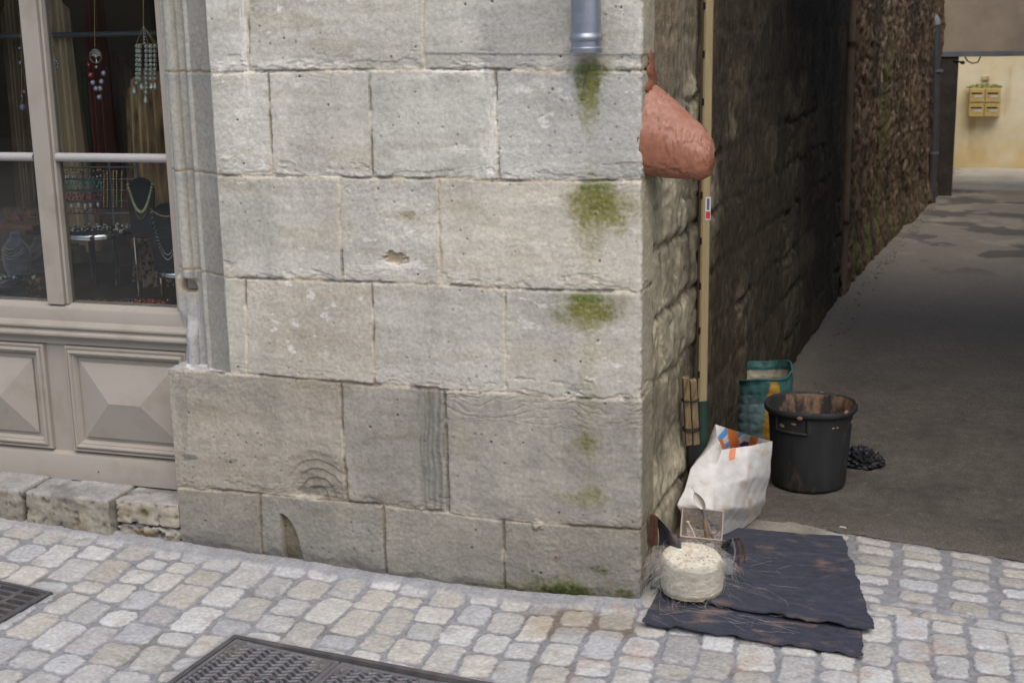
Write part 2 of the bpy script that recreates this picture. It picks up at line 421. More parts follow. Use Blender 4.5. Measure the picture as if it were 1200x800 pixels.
    col = mixc(col, np.array([.21, .185, .14]), arc*.35)
    # algae: pipe drip marks and the wet foot of the wall
    G1 = np.array([.125, .125, .026]); G2 = np.array([.215, .205, .08]); G3 = np.array([.045, .065, .014])
    def alg(px, py, wpx, hpx, k, seed, c=G1, rough=.55, fq=3):
        nonlocal col, h
        q = at(px, py, 1, 0); s = 4.45/FOC
        r_ = np.hypot((u-q[0])/(wpx*s), (z-q[2])/(hpx*s))+rough*fbm(u/(wpx*s)*fq*.5, z/(wpx*s)*fq*.5, seed, 5)*.8; b = 1-sst(.25, 1.12, r_)
        col = mixc(col, c, (b*k*(.85+.75*np.clip(fbm(u*60, z*60, seed+1, 4)+.15, -.4, 1))).clip(0, 1)); h += .0015*b*np.clip(fbm(u*80, z*80, seed+2, 3), -1, 1)
    alg(690, 100, 20, 38, 1.0, 90); alg(690, 82, 30, 9, .8, 91, G3*1.6); alg(690, 120, 16, 45, .55, 92, G2); alg(693, 75, 26, 16, .4, 93, G2)
    alg(702, 243, 56, 36, .95, 94, G2); alg(702, 235, 36, 24, .75, 95); alg(690, 219, 26, 6, .8, 96, G3*2); alg(692, 280, 22, 40, .45, 97, G2)
    alg(690, 362, 48, 27, 1.0, 98, G1); alg(686, 375, 34, 22, .55, 99, G2); alg(690, 349, 30, 6, .75, 100, G3*2)
    alg(688, 520, 30, 16, .42, 101, G1, .9); alg(688, 517, 10, 14, .5, 102, G1); alg(695, 580, 22, 16, .55, 103, G1, .8); alg(668, 583, 40, 10, .35, 104, G2, .9)
    alg(690, 450, 14, 130, .22, 105, G2, .8)
    alg(650, 692, 84, 22, .75, 106, G2*.7, 1.0, 5); alg(662, 694, 50, 18, 1.0, 107, G3, .9, 5); alg(705, 668, 14, 5, .7, 108, G3, .9); alg(735, 695, 18, 5, .8, 109, G3, .9); alg(560, 690, 50, 8, .45, 110, G2*.6, 1.0, 5)
    wet = blob(u, z, -.3, gnd_x(-.3), .34, .035, 111, .8, 6); col = mixc(col, col*.62, wet)
    # rusty screws
    for (px, py) in ((648, 104), (651, 422), (652, 652), (701, 398), (703, 305), (702, 663), (459, 66)):
        q = at(px, py, 1, 0); b = 1-sst(.0035, .006, np.hypot(u-q[0], z-q[2])); h += .002*b; col = mixc(col, np.array([.16, .06, .035]), b*.85)
    # round the corner: darker, yellower quoin return
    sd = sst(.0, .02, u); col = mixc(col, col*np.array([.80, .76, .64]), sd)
    return h, col

us = np.concatenate([np.arange(-1.76, -.0121, .003), -.012+.0188*np.linspace(0, 1, 8)[:], np.arange(.0100, .176, .005)])
zs = np.arange(-.14, 2.262, .003)
U, Z = np.meshgrid(us, zs, indexing='ij')
H, COL = wall_fields(U, Z)
rc = .012; L = rc*PI/2
s = U+rc
X = np.where(s <= 0, U, np.where(s < L, -rc+rc*np.sin(np.clip(s/rc, 0, PI/2)), 0.0))
Y = np.where(s <= 0, 0.0, np.where(s < L, rc-rc*np.cos(np.clip(s/rc, 0, PI/2)), rc+(s-L)))
NX = np.where(s <= 0, 0., np.where(s < L, np.sin(np.clip(s/rc, 0, PI/2)), 1.)); NY = -np.sqrt(np.clip(1-NX**2, 0, 1))
# worn arris
H = H - .004*np.exp(-((U)/.012)**2)*sst(-.2, .5, fbm(U*0, Z*14, 121, 4)) - .004*np.exp(-((U+.002)/.02)**2)*sst(.1, .4, fbm(U*10, Z*9, 122, 4))
P = np.stack([X+NX*H, Y+NY*H, Z], -1)
mask = ((us[:-1, None] > -1.503) | (zs[None, :-1] < .7165+0*us[:-1, None]))
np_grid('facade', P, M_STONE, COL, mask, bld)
# masonry above the photograph and the body behind the skin
MB().box(-1.5, .003, 2.262, -.0, .6, 6.5).box(-4.6, .003, 2.62, -1.5, .6, 6.5).build('upper_wall', M_PLAIN, bld, smooth=False)
MB().box(-1.47, .085, -.3, -.05, .55, 2.26).build('wall_core', M_PLAIN, bld, smooth=False)

# plinth ledge under the moulded jamb
lu = np.arange(-1.764, -1.488, .004); lv = np.arange(.002, .26, .004)
LU, LV = np.meshgrid(lu, lv, indexing='ij')
lz = .7145+.004*fbm(LU*14, LV*14, 131, 4)-.02*sst(.012, .0, LV)*sst(-.1, .3, fbm(LU*20, LV*3, 132, 3))*.5 + .03*(LU+1.75)*.0
lc = np.array([.33, .335, .34])*(1+.4*fbm(LU*16, LV*16, 133, 4))[..., None]
lc = mixc(lc, np.array([.6, .6, .6]), sst(.2, .4, fbm(LU*30, LV*30, 134, 3)))
np_grid('plinth_ledge', np.stack([LU, LV, lz], -1), M_STONE, lc, None, bld)
MB().box(-1.755, .016, -.3, -1.48, .26, .705).build('plinth_core', M_PLAIN, bld, smooth=False)

# moulded jamb: profile swept upwards
prof = [(-1.487, .012), (-1.5, .0005), (-1.503, .0005), (-1.518, .012), (-1.56, .036), (-1.612, .058), (-1.615, .056), (-1.627, .056), (-1.632, .062), (-1.640, .085), (-1.652, .105), (-1.668, .112), (-1.686, .108),
        (-1.690, .096), (-1.698, .086), (-1.71, .083), (-1.722, .086), (-1.734, .097), (-1.741, .118), (-1.745, .142), (-1.752, .147), (-1.772, .147), (-1.777, .152), (-1.781, .21)]
pf = np.array(prof); seg = np.r_[0, np.cumsum(np.hypot(*np.diff(pf, axis=0).T))]
st = np.arange(0, seg[-1], .0035); px_, py_ = np.interp(st, seg, pf[:, 0]), np.interp(st, seg, pf[:, 1])
jz = np.arange(.70, 2.45, .004)
JS, JZ = np.meshgrid(st, jz, indexing='ij'); JX = np.repeat(px_[:, None], len(jz), 1); JY = np.repeat(py_[:, None], len(jz), 1)
JX = JX+.0016*fbm(JS*12, JZ*7, 141, 4); JY = JY+.002*fbm(JS*14, JZ*8, 142, 4)+.0008*fbm(JS*60, JZ*60, 143, 3)
zz_ = JZ-.02*fbm(JS*4, JZ*4, 146, 3)
brk = sst(-1.662, -1.70, JX)*sst(.80, .88, zz_+.35*(JX+1.70))*sst(1.035, 1.02, zz_)   # broken torus repaired with grey mortar
JY = JY+brk*np.clip(.128-JY, -.03, .06)*.9
hol = np.exp(-((JX+1.722)/.03)**4)*sst(.975, .99, JZ)*sst(1.035, 1.015, JZ+.5*(JX+1.722)); JY = JY+.035*hol
jc = np.array([.345, .335, .298])*(1+.16*fbm(JS*5, JZ*1.7, 144, 4)+.10*fbm(JS*40, JZ*20, 145, 4))[..., None]
for ry in (2, 1, 0):
    zl = float(np.interp(-1.5, *ROWL[ry])) + .004
    dz = np.abs(JZ-zl+.004*fbm(JS*20, JZ*3, 147, 3)); g = 1-sst(.002, .006, dz); JY = JY+.004*g; jc = mixc(jc, np.array([.33, .25, .15]), g*.8)
    jc = mixc(jc, np.array([.27, .275, .28]), sst(0, .01, zl-JZ)*(1-sst(.03, .05, zl-JZ+.02*fbm(JS*9, JZ*9, 148, 3)))*.6)
grey = sst(.97, .90, JZ)*sst(-1.64, -1.69, JX); jc = mixc(jc, np.array([.34, .345, .36]), np.clip(grey, 0, 1)*.6)
jc = mixc(jc, np.array([.42, .35, .23]), brk*sst(.96, .99, JZ)*.6); jc = mixc(jc, np.array([.075, .03, .02]), hol*.95)
jc = mixc(jc, np.array([.185, .18, .155]), sst(-1.503, -1.512, JX)*sst(-1.618, -1.606, JX)*(.55+.3*fbm(JS*3, JZ*3, 149, 4))); jc = mixc(jc, np.array([.2, .2, .185]), np.exp(-((JX+1.655)/.02)**2)*.5)  # splay and groove darkened: their shade partly put into the stone colour
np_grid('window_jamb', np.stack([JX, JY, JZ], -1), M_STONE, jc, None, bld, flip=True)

# side wall along the alley
sy = np.concatenate([np.arange(.165, 1.6, .007), np.arange(1.6, 5.5, .014)]); sz = np.arange(-.2, 3.3, .011)
SY, SZ = np.meshgrid(sy, sz, indexing='ij')
rowh = .235; wz = SZ+.035*fbm(SY*3.2, SZ*3.2, 151, 3)+.012*fbm(SY*14, SZ*14, 152, 3); ri = np.floor(wz/rowh); fz = wz/rowh-ri
wy = SY+.02*fbm(SY*5, SZ*5, 153, 3)+rnd(ri, ri*0, 154)*.6; bw = .30+.16*rnd(ri, ri*0+1, 154); bi = np.floor(wy/bw); fy = wy/bw-bi
dd = np.minimum(np.minimum(fz, 1-fz)*rowh, np.minimum(fy, 1-fy)*bw)
near = 1-sst(.9, 2.2, SY)
plast = sst(-.05, .25, fbm(SY*1.1+4, SZ*1.1, 155, 4)+.35*sst(.7, 1.3, SY)*1.6+.5*sst(1.5, 1.75, SZ)-.27)     # render still covering the stones
sh = (sst(0, .03, dd)*.017*(1-.8*plast) + (rnd(bi, ri, 156)-.5)*.014*(1-plast) + .009*fbm(SY*5, SZ*5, 157, 5) + .003*fbm(SY*26, SZ*26, 158, 4)-.020)
sh += -.012*sst(.15, .5, fbm(SY*12, SZ*12, 159, 4))*(1-plast)
sxx = .04*(SY-.165)+.004+sh
sc_ = np.array([.34, .305, .215])*(.75+.5*rnd(bi, ri, 160))[..., None]*(1+.35*fbm(SY*7, SZ*7, 161, 5))[..., None]
sc_ = mixc(sc_, np.array([.34, .30, .20]), (1-sst(.008, .03, dd))*sst(-.1, .3, fbm(SY*5, SZ*5, 162, 3))*near*.7)
sc_ = mixc(sc_, np.array([.15, .13, .09]), plast*.75)
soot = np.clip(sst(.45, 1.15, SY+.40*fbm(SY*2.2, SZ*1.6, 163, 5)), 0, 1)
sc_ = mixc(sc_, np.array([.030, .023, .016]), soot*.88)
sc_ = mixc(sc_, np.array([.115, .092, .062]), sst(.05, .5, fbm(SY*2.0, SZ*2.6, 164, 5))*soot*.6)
sc_ = mixc(sc_, np.array([.11, .09, .06]), sst(.25, .5, fbm(SY*4, SZ*2.2, 165, 5))*(SY > .8)*.5)
drp = sst(.15, .5, fbm(SY*9, SZ*.9, 166, 4)); sc_ = mixc(sc_, np.array([.035, .032, .026]), drp*.45*sst(.6, 1.4, SY))
sc_ *= (1+.45*fbm(SY*34, SZ*13, 182, 4)*sst(.2, .6, SY)+.2*fbm(SY*70, SZ*30, 183, 3))[..., None]; sc_ = mixc(sc_, np.array([.02, .018, .014]), (1-sst(.004, .016, dd+.004*fbm(SY*30, SZ*30, 184, 2)))*(1-plast*.7)*.62); q = at(864, 128, 0, .06); sc_ = mixc(sc_, np.array([.2, .18, .12]), blob(SY, SZ, q[1], q[2]-.04, .10, .10, 167, .9)*.6)
topo = sst(1.5, 2.3, SZ)*(1-sst(.8, 1.6, SY)); sc_ = mixc(sc_, np.array([.26, .19, .115]), topo*sst(-.2, .3, fbm(SY*4, SZ*2, 168, 4))*.6)
sc_ = mixc(sc_, np.array([.055, .065, .025]), sst(.1, .5, fbm(SY*5, SZ*5, 169, 4))*(1-sst(.1, .5, SZ))*.5)
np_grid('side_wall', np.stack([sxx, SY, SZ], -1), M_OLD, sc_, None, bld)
# floor of the room that spans the first metres of the alley
MB().box(-.3, 1.5, 3.3, 3.4, 4.3, 3.55).box(-.3, 1.5, 3.55, 3.4, 1.7, 4.6).box(-.3, 4.1, 3.55, 3.4, 4.3, 4.6).box(-.6, .6, 3.31, -.301, 5.4, 4.6).build('passage_vault', mat('sooty_plaster', (.1, .09, .07), (.05, .045, .035), scale=3, rough=.95), bld, smooth=False)
bpy.context.view_layer.update()

# rubble wall beyond the pipe
ry_ = np.arange(5.44, 16.05, .022); rz_ = np.arange(-.75, 3.6, .02)
RY, RZ = np.meshgrid(ry_, rz_, indexing='ij')
f1, f2, cid = worley(RY*6.5+.9*fbm(RY*4, RZ*4, 171, 4), RZ*11+.9*fbm(RY*4, RZ*4, 172, 4), 173)
e = f2-f1; rh = sst(0, .22, e)*.020*(.3+1.2*cid)+.012*fbm(RY*9, RZ*9, 174, 5)+.04*fbm(RY*.9, RZ*.9, 175, 3)
rcol = np.array([.125, .088, .056])*(.4+1.0*cid)[..., None]*(1+.3*fbm(RY*6, RZ*6, 176, 4))[..., None]
rcol = mixc(rcol, np.array([.045, .036, .028]), (1-sst(.05, .22, e))*.8)
rcol = mixc(rcol, np.array([.30, .27, .22]), (cid > .95)*sst(.1, .3, e)*.5)
rcol = mixc(rcol, np.array([.03, .027, .022]), sst(-.05, .35, fbm(RY*1.4, RZ*.6, 177, 4))*.6)
rcol = mixc(rcol, np.array([.15, .10, .06]), sst(.1, .4, fbm(RY*1.3+7, RZ*.7, 178, 4))*.5)
rcol = mixc(rcol, np.array([.10, .115, .035]), sst(.05, .4, fbm(RY*2, RZ*1.1+5, 179, 4))*(1-sst(.0, 1.0, RZ-gnd_y(RY)))*.6)
rcol = mixc(rcol, np.array([.11, .11, .05]), blob(RY, RZ, 8.6, 1.3, .5, .8, 180, .8)*.5)
foot = .06*(1-sst(.0, .35, RZ-gnd_y(RY)+.1*fbm(RY*5, RZ*0, 181, 3)))
w = np_grid('rubble_wall', np.stack([.045*(RY-.165)-.085+rh+foot+.03*sst(7, 15, RY), RY, RZ], -1), M_OLD, rcol, None, None, loc=(.3, 5.44, -.1))
tag(w, 'dark brown rubble stone wall running down the alley beyond the rusty pipe', 'wall')
def core(name, parent, *boxes, m=None):
    b = MB()
    for q in boxes: b.box(*q)
    return b.build(name, m or M_PLAIN, parent, smooth=False)
cw = core('wall_core', None, (-.6, 5.6, -.8, .16, 16.0, 3.55)); cw.parent = w; cw.location = -Vector(w.location) + cw.location
core('wall_body', bld, (-.55, .5, -.3, -.09, 5.44, 3.0))

# ------------------------------------------------------------------ far end of the alley
M_REND = mat('grey_render', lin(178, 165, 146)*.72, lin(150, 138, 122)*.66, scale=1.6, bump=.003, bscale=50, rough=.93, c=(.12, .105, .09), cscale=2.2, clo=.55, chi=.85)
M_DARKST = mat('shaded_dark_stone', (.055, .047, .038), (.03, .026, .022), scale=4, bump=.012, bscale=14, rough=.95)  # pier stone: the shade it stands in is put into its dark colour
M_YELL = mat('yellow_limewash', (.56, .455, .24), (.50, .40, .21), scale=1.3, bump=.003, bscale=30, rough=.92, c=(.60, .52, .33), cscale=.8, clo=.45, chi=.7)
lint_z = float(atY(1150, 66.5, 16)[2]); xl = float(atY(1104, 40, 16)[0]); jx = float(atY(1122, 100, 16.6)[0])
pb = thing('passage_house', 'grey rendered house wall bridging the far end of the alley over a low opening', 'building', (1.5, 16, -.55))
MB().box(xl-.06, 16.0, lint_z+.075, 4.2, 17.4, 3.1).build('wall', M_REND, pb, smooth=False)
MB().box(xl-.06, 15.985, lint_z, 3.4, 16.25, lint_z+.073, .004).build('lintel_beam', M_STEEL, pb, smooth=False)
jp = np.meshgrid(np.arange(0, 1.5, .03), np.arange(-.75, lint_z+.0, .03), indexing='ij')
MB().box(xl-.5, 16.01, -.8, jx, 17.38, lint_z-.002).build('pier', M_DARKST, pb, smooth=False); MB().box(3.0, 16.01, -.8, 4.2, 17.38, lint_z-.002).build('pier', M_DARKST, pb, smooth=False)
t = MB(); t.tube([atY(1131, 67, 15.97), atY(1134, 72, 15.95), atY(1140, 74.5, 15.95), atY(1146, 73, 15.95), atY(1149, 67, 15.97)], .010, 8)
tag(t.build('cable', mat('black_rubber', (.012, .012, .012), rough=.6)), 'short black cable looping below the steel lintel of the passage', 'cable')
t = MB(); c0 = atY(1128, 73.5, 15.98); t.sphere(c0, .035, 12, 8, (1, .7, .7)); t.tube([c0+Vector((-.12, .03, .03)), c0], .012, 8)
tag(t.build('wall_bracket', MATS['black_rubber']), 'small black bracket at the top left corner of the passage opening', 'bracket')
yw = thing('courtyard_wall', 'sunlit pale yellow limewashed wall seen through the low passage', 'wall', (2, 21, -.62))
gxs = np.arange(-1, 6, .05); gz = np.arange(-.8, 3.6, .05); A, B = np.meshgrid(gxs, gz, indexing='ij')
yc = np.array([.56, .50, .345])*(1+.07*fbm(A*1.2, B*1.2, 201, 5))[..., None]
yc = mixc(yc, np.array([.52, .38, .16]), (1-sst(-.6, -.05, B+.25*fbm(A*2, B*2, 202, 4)))*.75)
yc = mixc(yc, np.array([.60, .56, .43]), sst(.0, .4, fbm(A*.8+2, B*.8, 203, 4))*.7)
yc = mixc(yc, np.array([.36, .27, .13]), sst(.2, .5, fbm(A*3, B*.7, 204, 4))*.5)
q = atY(1150, 97, 21); yc = mixc(yc, np.array([.28, .36, .07]), blob(A, B, q[0], q[2], .3, .07, 205, .7)*.0)
o = np_grid('limewash_face', np.stack([A, 21+.012*fbm(A*2, B*2, 206, 4), B], -1), mat('limewash', (.5, .5, .5), attr=True, var=.05, scale=6, rough=.92, bump=.002, bscale=30), yc, None, yw, loc=(2, 21, -.62))
core('wall_core', yw, (-1, 21.03, -.8, 6, 21.4, 3.6), m=M_YELL)
core('garden_wall', None, (-.8, 17.42, -.8, .45, 20.97, 3.4), m=M_YELL)
tag(bpy.data.objects['garden_wall'], 'limewashed side wall of the little courtyard behind the dark passage pier', 'wall')
# mailboxes
M_MAIL = mat('yellow_mailbox', (.43, .33, .135), (.38, .29, .115), scale=5, rough=.5)
tl, br = atY(1136, 103.5, 20.9), atY(1171, 137, 20.9)
mb = thing('mailbox_bank', 'bank of four yellow metal letter boxes on the yellow courtyard wall', 'mailbox', (float(tl[0]+br[0])/2, 20.9, float(br[2])))
x0, x1, z1, z0 = tl[0], br[0], tl[2], br[2]
MB().box(x0, 20.80, z0, x1, 20.975, z1, .004).build('casing', M_MAIL, mb, smooth=False)
for i in range(2):
    for j in range(2):
        wx_ = (x1-x0)/2; hz_ = (z1-z0)/2; a, b_ = x0+i*wx_+.012, z0+j*hz_+.012
        d = MB().box(a, 20.778, b_, a+wx_-.024, 20.799, b_+hz_-.024, .004).build('mailbox_door', M_MAIL, mb, smooth=False)
        MB().box(a+.03, 20.774, b_+hz_*.56, a+wx_-.055, 20.779, b_+hz_*.66).build('letter_slot', M_HOLE, d, smooth=False)
        MB().box(a+.08, 20.773, b_+hz_*.33, a+wx_-.055, 20.7785, b_+hz_*.47).build('name_plate', mat('paper_plate', (.5, .5, .5), rough=.6), d, smooth=False)
        MB().tube([(a+.045, 20.771, b_+hz_*.4), (a+.045, 20.779, b_+hz_*.4)], .009, 10).build('lock', M_STEEL, d)
def text_mesh(name, s, size, m, loc, rot, parent=None, ext=.0008):
    cu = bpy.data.curves.new(name, 'FONT'); cu.body = s; cu.size = size; cu.extrude = ext; cu.align_x = 'CENTER'; cu.align_y = 'CENTER'
    tmp = bpy.data.objects.new(name, cu); C.objects.link(tmp); bpy.context.view_layer.update()
    me = bpy.data.meshes.new_from_object(tmp.evaluated_get(bpy.context.evaluated_depsgraph_get())); bpy.data.objects.remove(tmp)
    me.name = name; me.materials.clear(); me.materials.append(m)
    o = bpy.data.objects.new(name, me); C.objects.link(o); o.rotation_euler = rot
    if parent is not None: o.parent = parent; o.location = Vector(loc)-world_loc(parent)
    else: o.location = loc
    return o
pc = atY(1155.5, 91.5, 20.96); np_ = thing('number_plate', 'small pale house number tile above the yellow letter boxes', 'sign', pc)
MB().box(pc[0]-.062, 20.955, pc[2]-.037, pc[0]+.062, 20.985, pc[2]+.037, .004).build('tile', mat('cream_tile', (.55, .47, .28), rough=.4), np_, smooth=False)
text_mesh('number', '1 2', .055, mat('brown_print', (.18, .12, .05)), (pc[0], 20.952, pc[2]), (PI/2, 0, 0), np_)
# little plant on top of the mailboxes
M_LEAF = mat('leaf_green', (.16, .22, .035), (.25, .27, .06), scale=30, rough=.6)
mm = MB(); rr = random.Random(5)
for i in range(260):
    x = rr.uniform(x0-.05, x1+.02); c_ = Vector((x, rr.uniform(20.8, 20.96), z1+rr.uniform(.0, .075)*(1-.6*abs((x-(x0+x1)/2)/(x1-x0)*2)**2)+.004))
    a = Vector((rr.uniform(-1, 1), rr.uniform(-1, 1), rr.uniform(-.6, 1))).normalized()*rr.uniform(.012, .026); b_ = a.cross(Vector((rr.uniform(-1, 1), rr.uniform(-1, 1), .3))).normalized()*.010
    mm.add([c_-a, c_+b_, c_+a, c_-b_], [(0, 1, 2, 3)])
tag(mm.build('moss_cushion', M_LEAF, None, smooth=False), 'tuft of bright green moss growing on top of the yellow letter boxes', 'plant')

# pipes along the alley wall
pf_ = atZ(1091, 237, -.43); top = at(1097, 23, 1, float(pf_[1])-.03)
ap = thing('alley_downpipe', 'dark grey drainpipe with an elbow on the far rubble wall', 'drainpipe', (float(pf_[0]), float(pf_[1]), -.47))
yb = float(pf_[1]); xb = float(pf_[0])
MB().tube([(xb, yb, -.5), (xb+.0, yb, .6), (float(top[0]), yb, float(top[2])-.06)], .058, 14).build('pipe', mat('dark_pipe', (.06, .063, .068), (.04, .042, .046), rough=.6), ap)
MB().tube([(float(top[0]), yb, float(top[2])-.07), (float(top[0])-.01, yb, float(top[2])-.01), (float(top[0])-.07, yb, float(top[2])+.05), (float(top[0])-.2, yb, float(top[2])+.07), (float(top[0])-.4, yb+.0, float(top[2])+.09)], .062, 14).build('elbow', mat('pale_steel', (.23, .24, .25), rough=.5, metal=.2), ap)
for zz in (.2, 1.25): MB().tube([(xb+.004*zz, yb, zz), (xb+.004*zz, yb, zz+.03)], .066, 14).box(xb-.2, yb-.01, zz+.005, xb, yb+.01, zz+.025).build('pipe_clip', M_STEEL, ap)
q0 = atZ(987, 347, 0); q1 = Vector(at(999, 0, 1, float(q0[1])))
rp = thing('rusty_pipe', 'thin brown rusty pipe upright against the alley wall between soot and rubble', 'pipe', (float(q0[0]), float(q0[1]), 0))
MB().tube([q0-Vector((0, 0, .03)), q0+(q1-q0)*.5, q0+(q1-q0)*1.5], .028, 12).build('pipe', mat('brown_pipe', (.21, .155, .10), (.13, .095, .065), scale=6, rough=.8, bump=.002, bscale=60), rp)
for k in (.25, .85): pz = q0+(q1-q0)*k; MB().tube([pz, pz+Vector((0, 0, .03))], .034, 12).box(pz.x-.11, pz.y-.012, pz.z+.004, pz.x, pz.y+.012, pz.z+.026).build('pipe_clip', M_RUST, rp)
# building on the other side of the alley
core('neighbour_house', None, (3.4, -.1, -.3, 6, 16.0, 4.2), m=mat('neighbour_render', (.16, .145, .12), (.12, .108, .09), scale=2, rough=.95))
tag(bpy.data.objects['neighbour_house'], 'rendered house closing the right hand side of the dark alley', 'building')

oh = thing('opposite_house', 'warm ochre stone house across the street mirrored in the shop window', 'building', (-2, -14, 0))
MB().box(-20, -17, -.3, 16, -14, 4.8).build('wall', mat('ochre_wall', (.52, .42, .29), (.42, .33, .22), scale=1.2, rough=.95, c=(.18, .14, .10), cscale=.7, clo=.5, chi=.75), oh, smooth=False)
for k in range(8):
    wx0 = -14+k*3.3; f_ = MB().box(wx0-.08, -14.02, .35, wx0+1.28, -13.95, 2.6, .01).build('window_frame', mat('oak_frame', (.16, .10, .06), (.11, .07, .04), scale=4, rough=.6), oh, smooth=False)
    MB().box(wx0, -13.955, .45, wx0+1.2, -13.945, 2.5).build('pane', mat('dark_pane', (.02, .02, .022), rough=.1), f_, smooth=False)

# ================================================================== GROUND
M_ASPH = mat('asphalt', (.4, .4, .4), attr=True, var=.42, scale=120, bump=.004, bscale=260, rough=.9, spec=.25, detail=4)
M_EARTH = mat('worn_street', (.24, .245, .25), (.17, .17, .172), scale=5, rough=.9, bump=.01, bscale=9)
gx = np.unique(np.r_[-200, -60, -20, -6, -4, -2.57, -1.77, -.94, -.49, 0, 3, 20, 200]); gy = np.r_[-200, -40, -6, .6, 1.6, 6.2, 7.5, 16, 17.6, 22, 60, 200]
A, B = np.meshgrid(gx, gy, indexing='ij'); struct(np_grid('ground', np.stack([A, B, gnd(A, B)-.05], -1), M_EARTH))

def bound(x): return .972-.185*x            # cobbles end, tarmac begins
MAN = dict(o=np.array([-1.213, -.588]), a=math.radians(-4.6), w=1.02, d=.46)
DRN = dict(o=np.array([-2.46, -.492]), a=math.radians(-3.3), w=.51, d=.345)
def local(Dd, x, y):
    ca, sa = math.cos(Dd['a']), math.sin(Dd['a']); dx, dy = x-Dd['o'][0], y-Dd['o'][1]
    return dx*ca+dy*sa, -(-dx*sa+dy*ca)       # along the back edge, towards the street
def world(Dd, u, v):
    ca, sa = math.cos(Dd['a']), math.sin(Dd['a']); return Dd['o'][0]+u*ca+v*sa, Dd['o'][1]+u*sa-v*ca
def cobbles(x, y, seed=300, fine=True):
    xw = x+.012*fbm(x*4, y*4, seed, 3)+.004*fbm(x*22, y*22, seed+1, 3); yw = y+.012*fbm(x*4, y*4, seed+2, 3)+.004*fbm(x*22, y*22, seed+3, 3)
    dist = np.full(x.shape, -1.0); sid = np.zeros(x.shape); gapw = np.zeros(x.shape)
    rg = np.random.RandomState(11)
    def lay(mask, xs, ys, widths, lens, gx_, gy_, s0, rnd_c=.012):
        "columns along y"
        nonlocal dist, sid
        e = np.r_[0, np.cumsum(widths)]; ci = np.searchsorted(e, xs)-1
        for c in np.unique(ci[mask]):
            if c < 0 or c >= len(widths): continue
            m = mask & (ci == c); ll = lens(c); f = np.r_[0, np.cumsum(ll)]
            yy = ys[m]; k = np.clip(np.searchsorted(f, yy)-1, 0, len(ll)-1)
            jit = rnd(k, k*0+c, 401+s0); jit2 = rnd(k, k*0+c, 402+s0); jit3 = rnd(k, k*0+c, 403+s0)
            hx = widths[c]/2-gx_*(.55+.9*jit); hy = ll[k]/2-gy_*(.5+.9*jit2)
            cx = e[c]+widths[c]/2+(jit3-.5)*.010; cy = f[k]+ll[k]/2
            an = (jit2-.5)*.12; lx, ly = xs[m]-cx, yy-cy; lx, ly = lx+an*ly, ly-an*lx
            r = .018+.02*jit3
            qx = np.abs(lx)-(hx-r); qy = np.abs(ly)-(hy-r)
            sd = -(np.hypot(np.maximum(qx, 0), np.maximum(qy, 0))+np.minimum(np.maximum(qx, qy), 0)-r)
            dist[m] = sd; sid[m] = c*997+k+s0*7
    xs = xw+.06*yw+12; wd = .108+.026*rg.rand(240)
    main = np.ones(x.shape, bool)
    thr = (x > .50) & (y > .165-.13*(x-.7))
    row1 = thr & (y < .245-.13*(x-.7)); edge = (y > bound(x)-.085) & (x > .12); mid = thr & ~row1 & ~edge
    L0 = [np.random.RandomState(1000+c).choice([.095, .125, .15, .165, .185, .2], 200)*1.03 for c in range(240)]
    lay(main & ~thr & ~edge, xs, yw+12+0*x, wd, lambda c: L0[c], .0058, .0060, 0)
    wd2 = .155+.02*rg.rand(80); L2 = [np.random.RandomState(2000+c).uniform(.082, .118, 120) for c in range(80)]
    lay(mid, xw+2-.02*yw, yw+.13*(x-.7)+2, wd2, lambda c: L2[c], .021, .010, 1)
    wd3 = .15+.04*rg.rand(80); L3 = [np.array([.079, 5.]) for c in range(80)]
    lay(row1, xw+2, yw-(.165-.13*(x-.7)), wd3, lambda c: L3[c], .013, .009, 2)
    wd4 = .15+.03*rg.rand(80); L4 = [np.array([.082, 5.]) for c in range(80)]
    lay(edge, xw+2, yw-(bound(x)-.085), wd4, lambda c: L4[c], .014, .010, 3)
    R = lambda k: rnd(sid, sid*0+k, 411)
    nz = fbm(x*26, y*26, 421, 4)
    inside = sst(-.001, .0055, dist+.0045*nz+.004*fbm(x*60, y*60, 442, 3))
    cem = np.exp(-((y+.005)/.055)**2)*(x < -.02)*1.0                                 # cement fillet along the wall foot
    cem = np.clip(cem*(1.1+.9*fbm(x*5, y*5, 422, 4)), 0, 1); cem = np.where(y > -.0, (x < 0)*1.0, sst(.25, .6, cem))
    dome = sst(-.002, .045, dist)
    h = -.0085+inside*(.0062+.0025*dome+(R(1)-.5)*.004+.0012*nz+.0022*fbm(x*9, y*9, 423, 3)+.0008*fbm(x*70, y*70, 441, 2)+(R(2)-.5)*.05*(x-np.round(x*8)/8)*.4) + (1-inside)*(.0025*fbm(x*30, y*30, 424, 4)+.002)
    h += inside*(-.0025)*sst(.2, .5, fbm(x*20, y*20, 425, 4))
    worn = sst(-.1, .35, fbm(x*1.3+3, y*1.3, 426, 3))
    pal = np.array([[.45, .45, .44], [.46, .45, .42], [.46, .44, .395], [.44, .42, .375], [.42, .41, .405], [.44, .445, .45], [.50, .50, .49], [.45, .435, .40], [.45, .45, .44], [.46, .45, .42]])
    pi = np.floor(R(5)*len(pal)*.999).astype(int); sc = pal[pi]*np.array([.975, .985, 1.0])*(.80+.34*R(6))[..., None]*.90
    sc = sc*(1+.11*fbm(x*14, y*14, 427, 5)+.10*fbm(x*75, y*75, 428, 3))[..., None]
    sc = mixc(sc, np.array([.50, .50, .50]), sst(.15, .55, fbm(x*17, y*17, 429, 4))*.22)
    sc = mixc(sc, sc*np.array([.62, .57, .5]), sst(.32, .55, fbm(x*11, y*11, 430, 5))*.45)
    mc = np.array([.228, .234, .247])*(1+.22*fbm(x*22, y*22, 431, 4))[..., None]
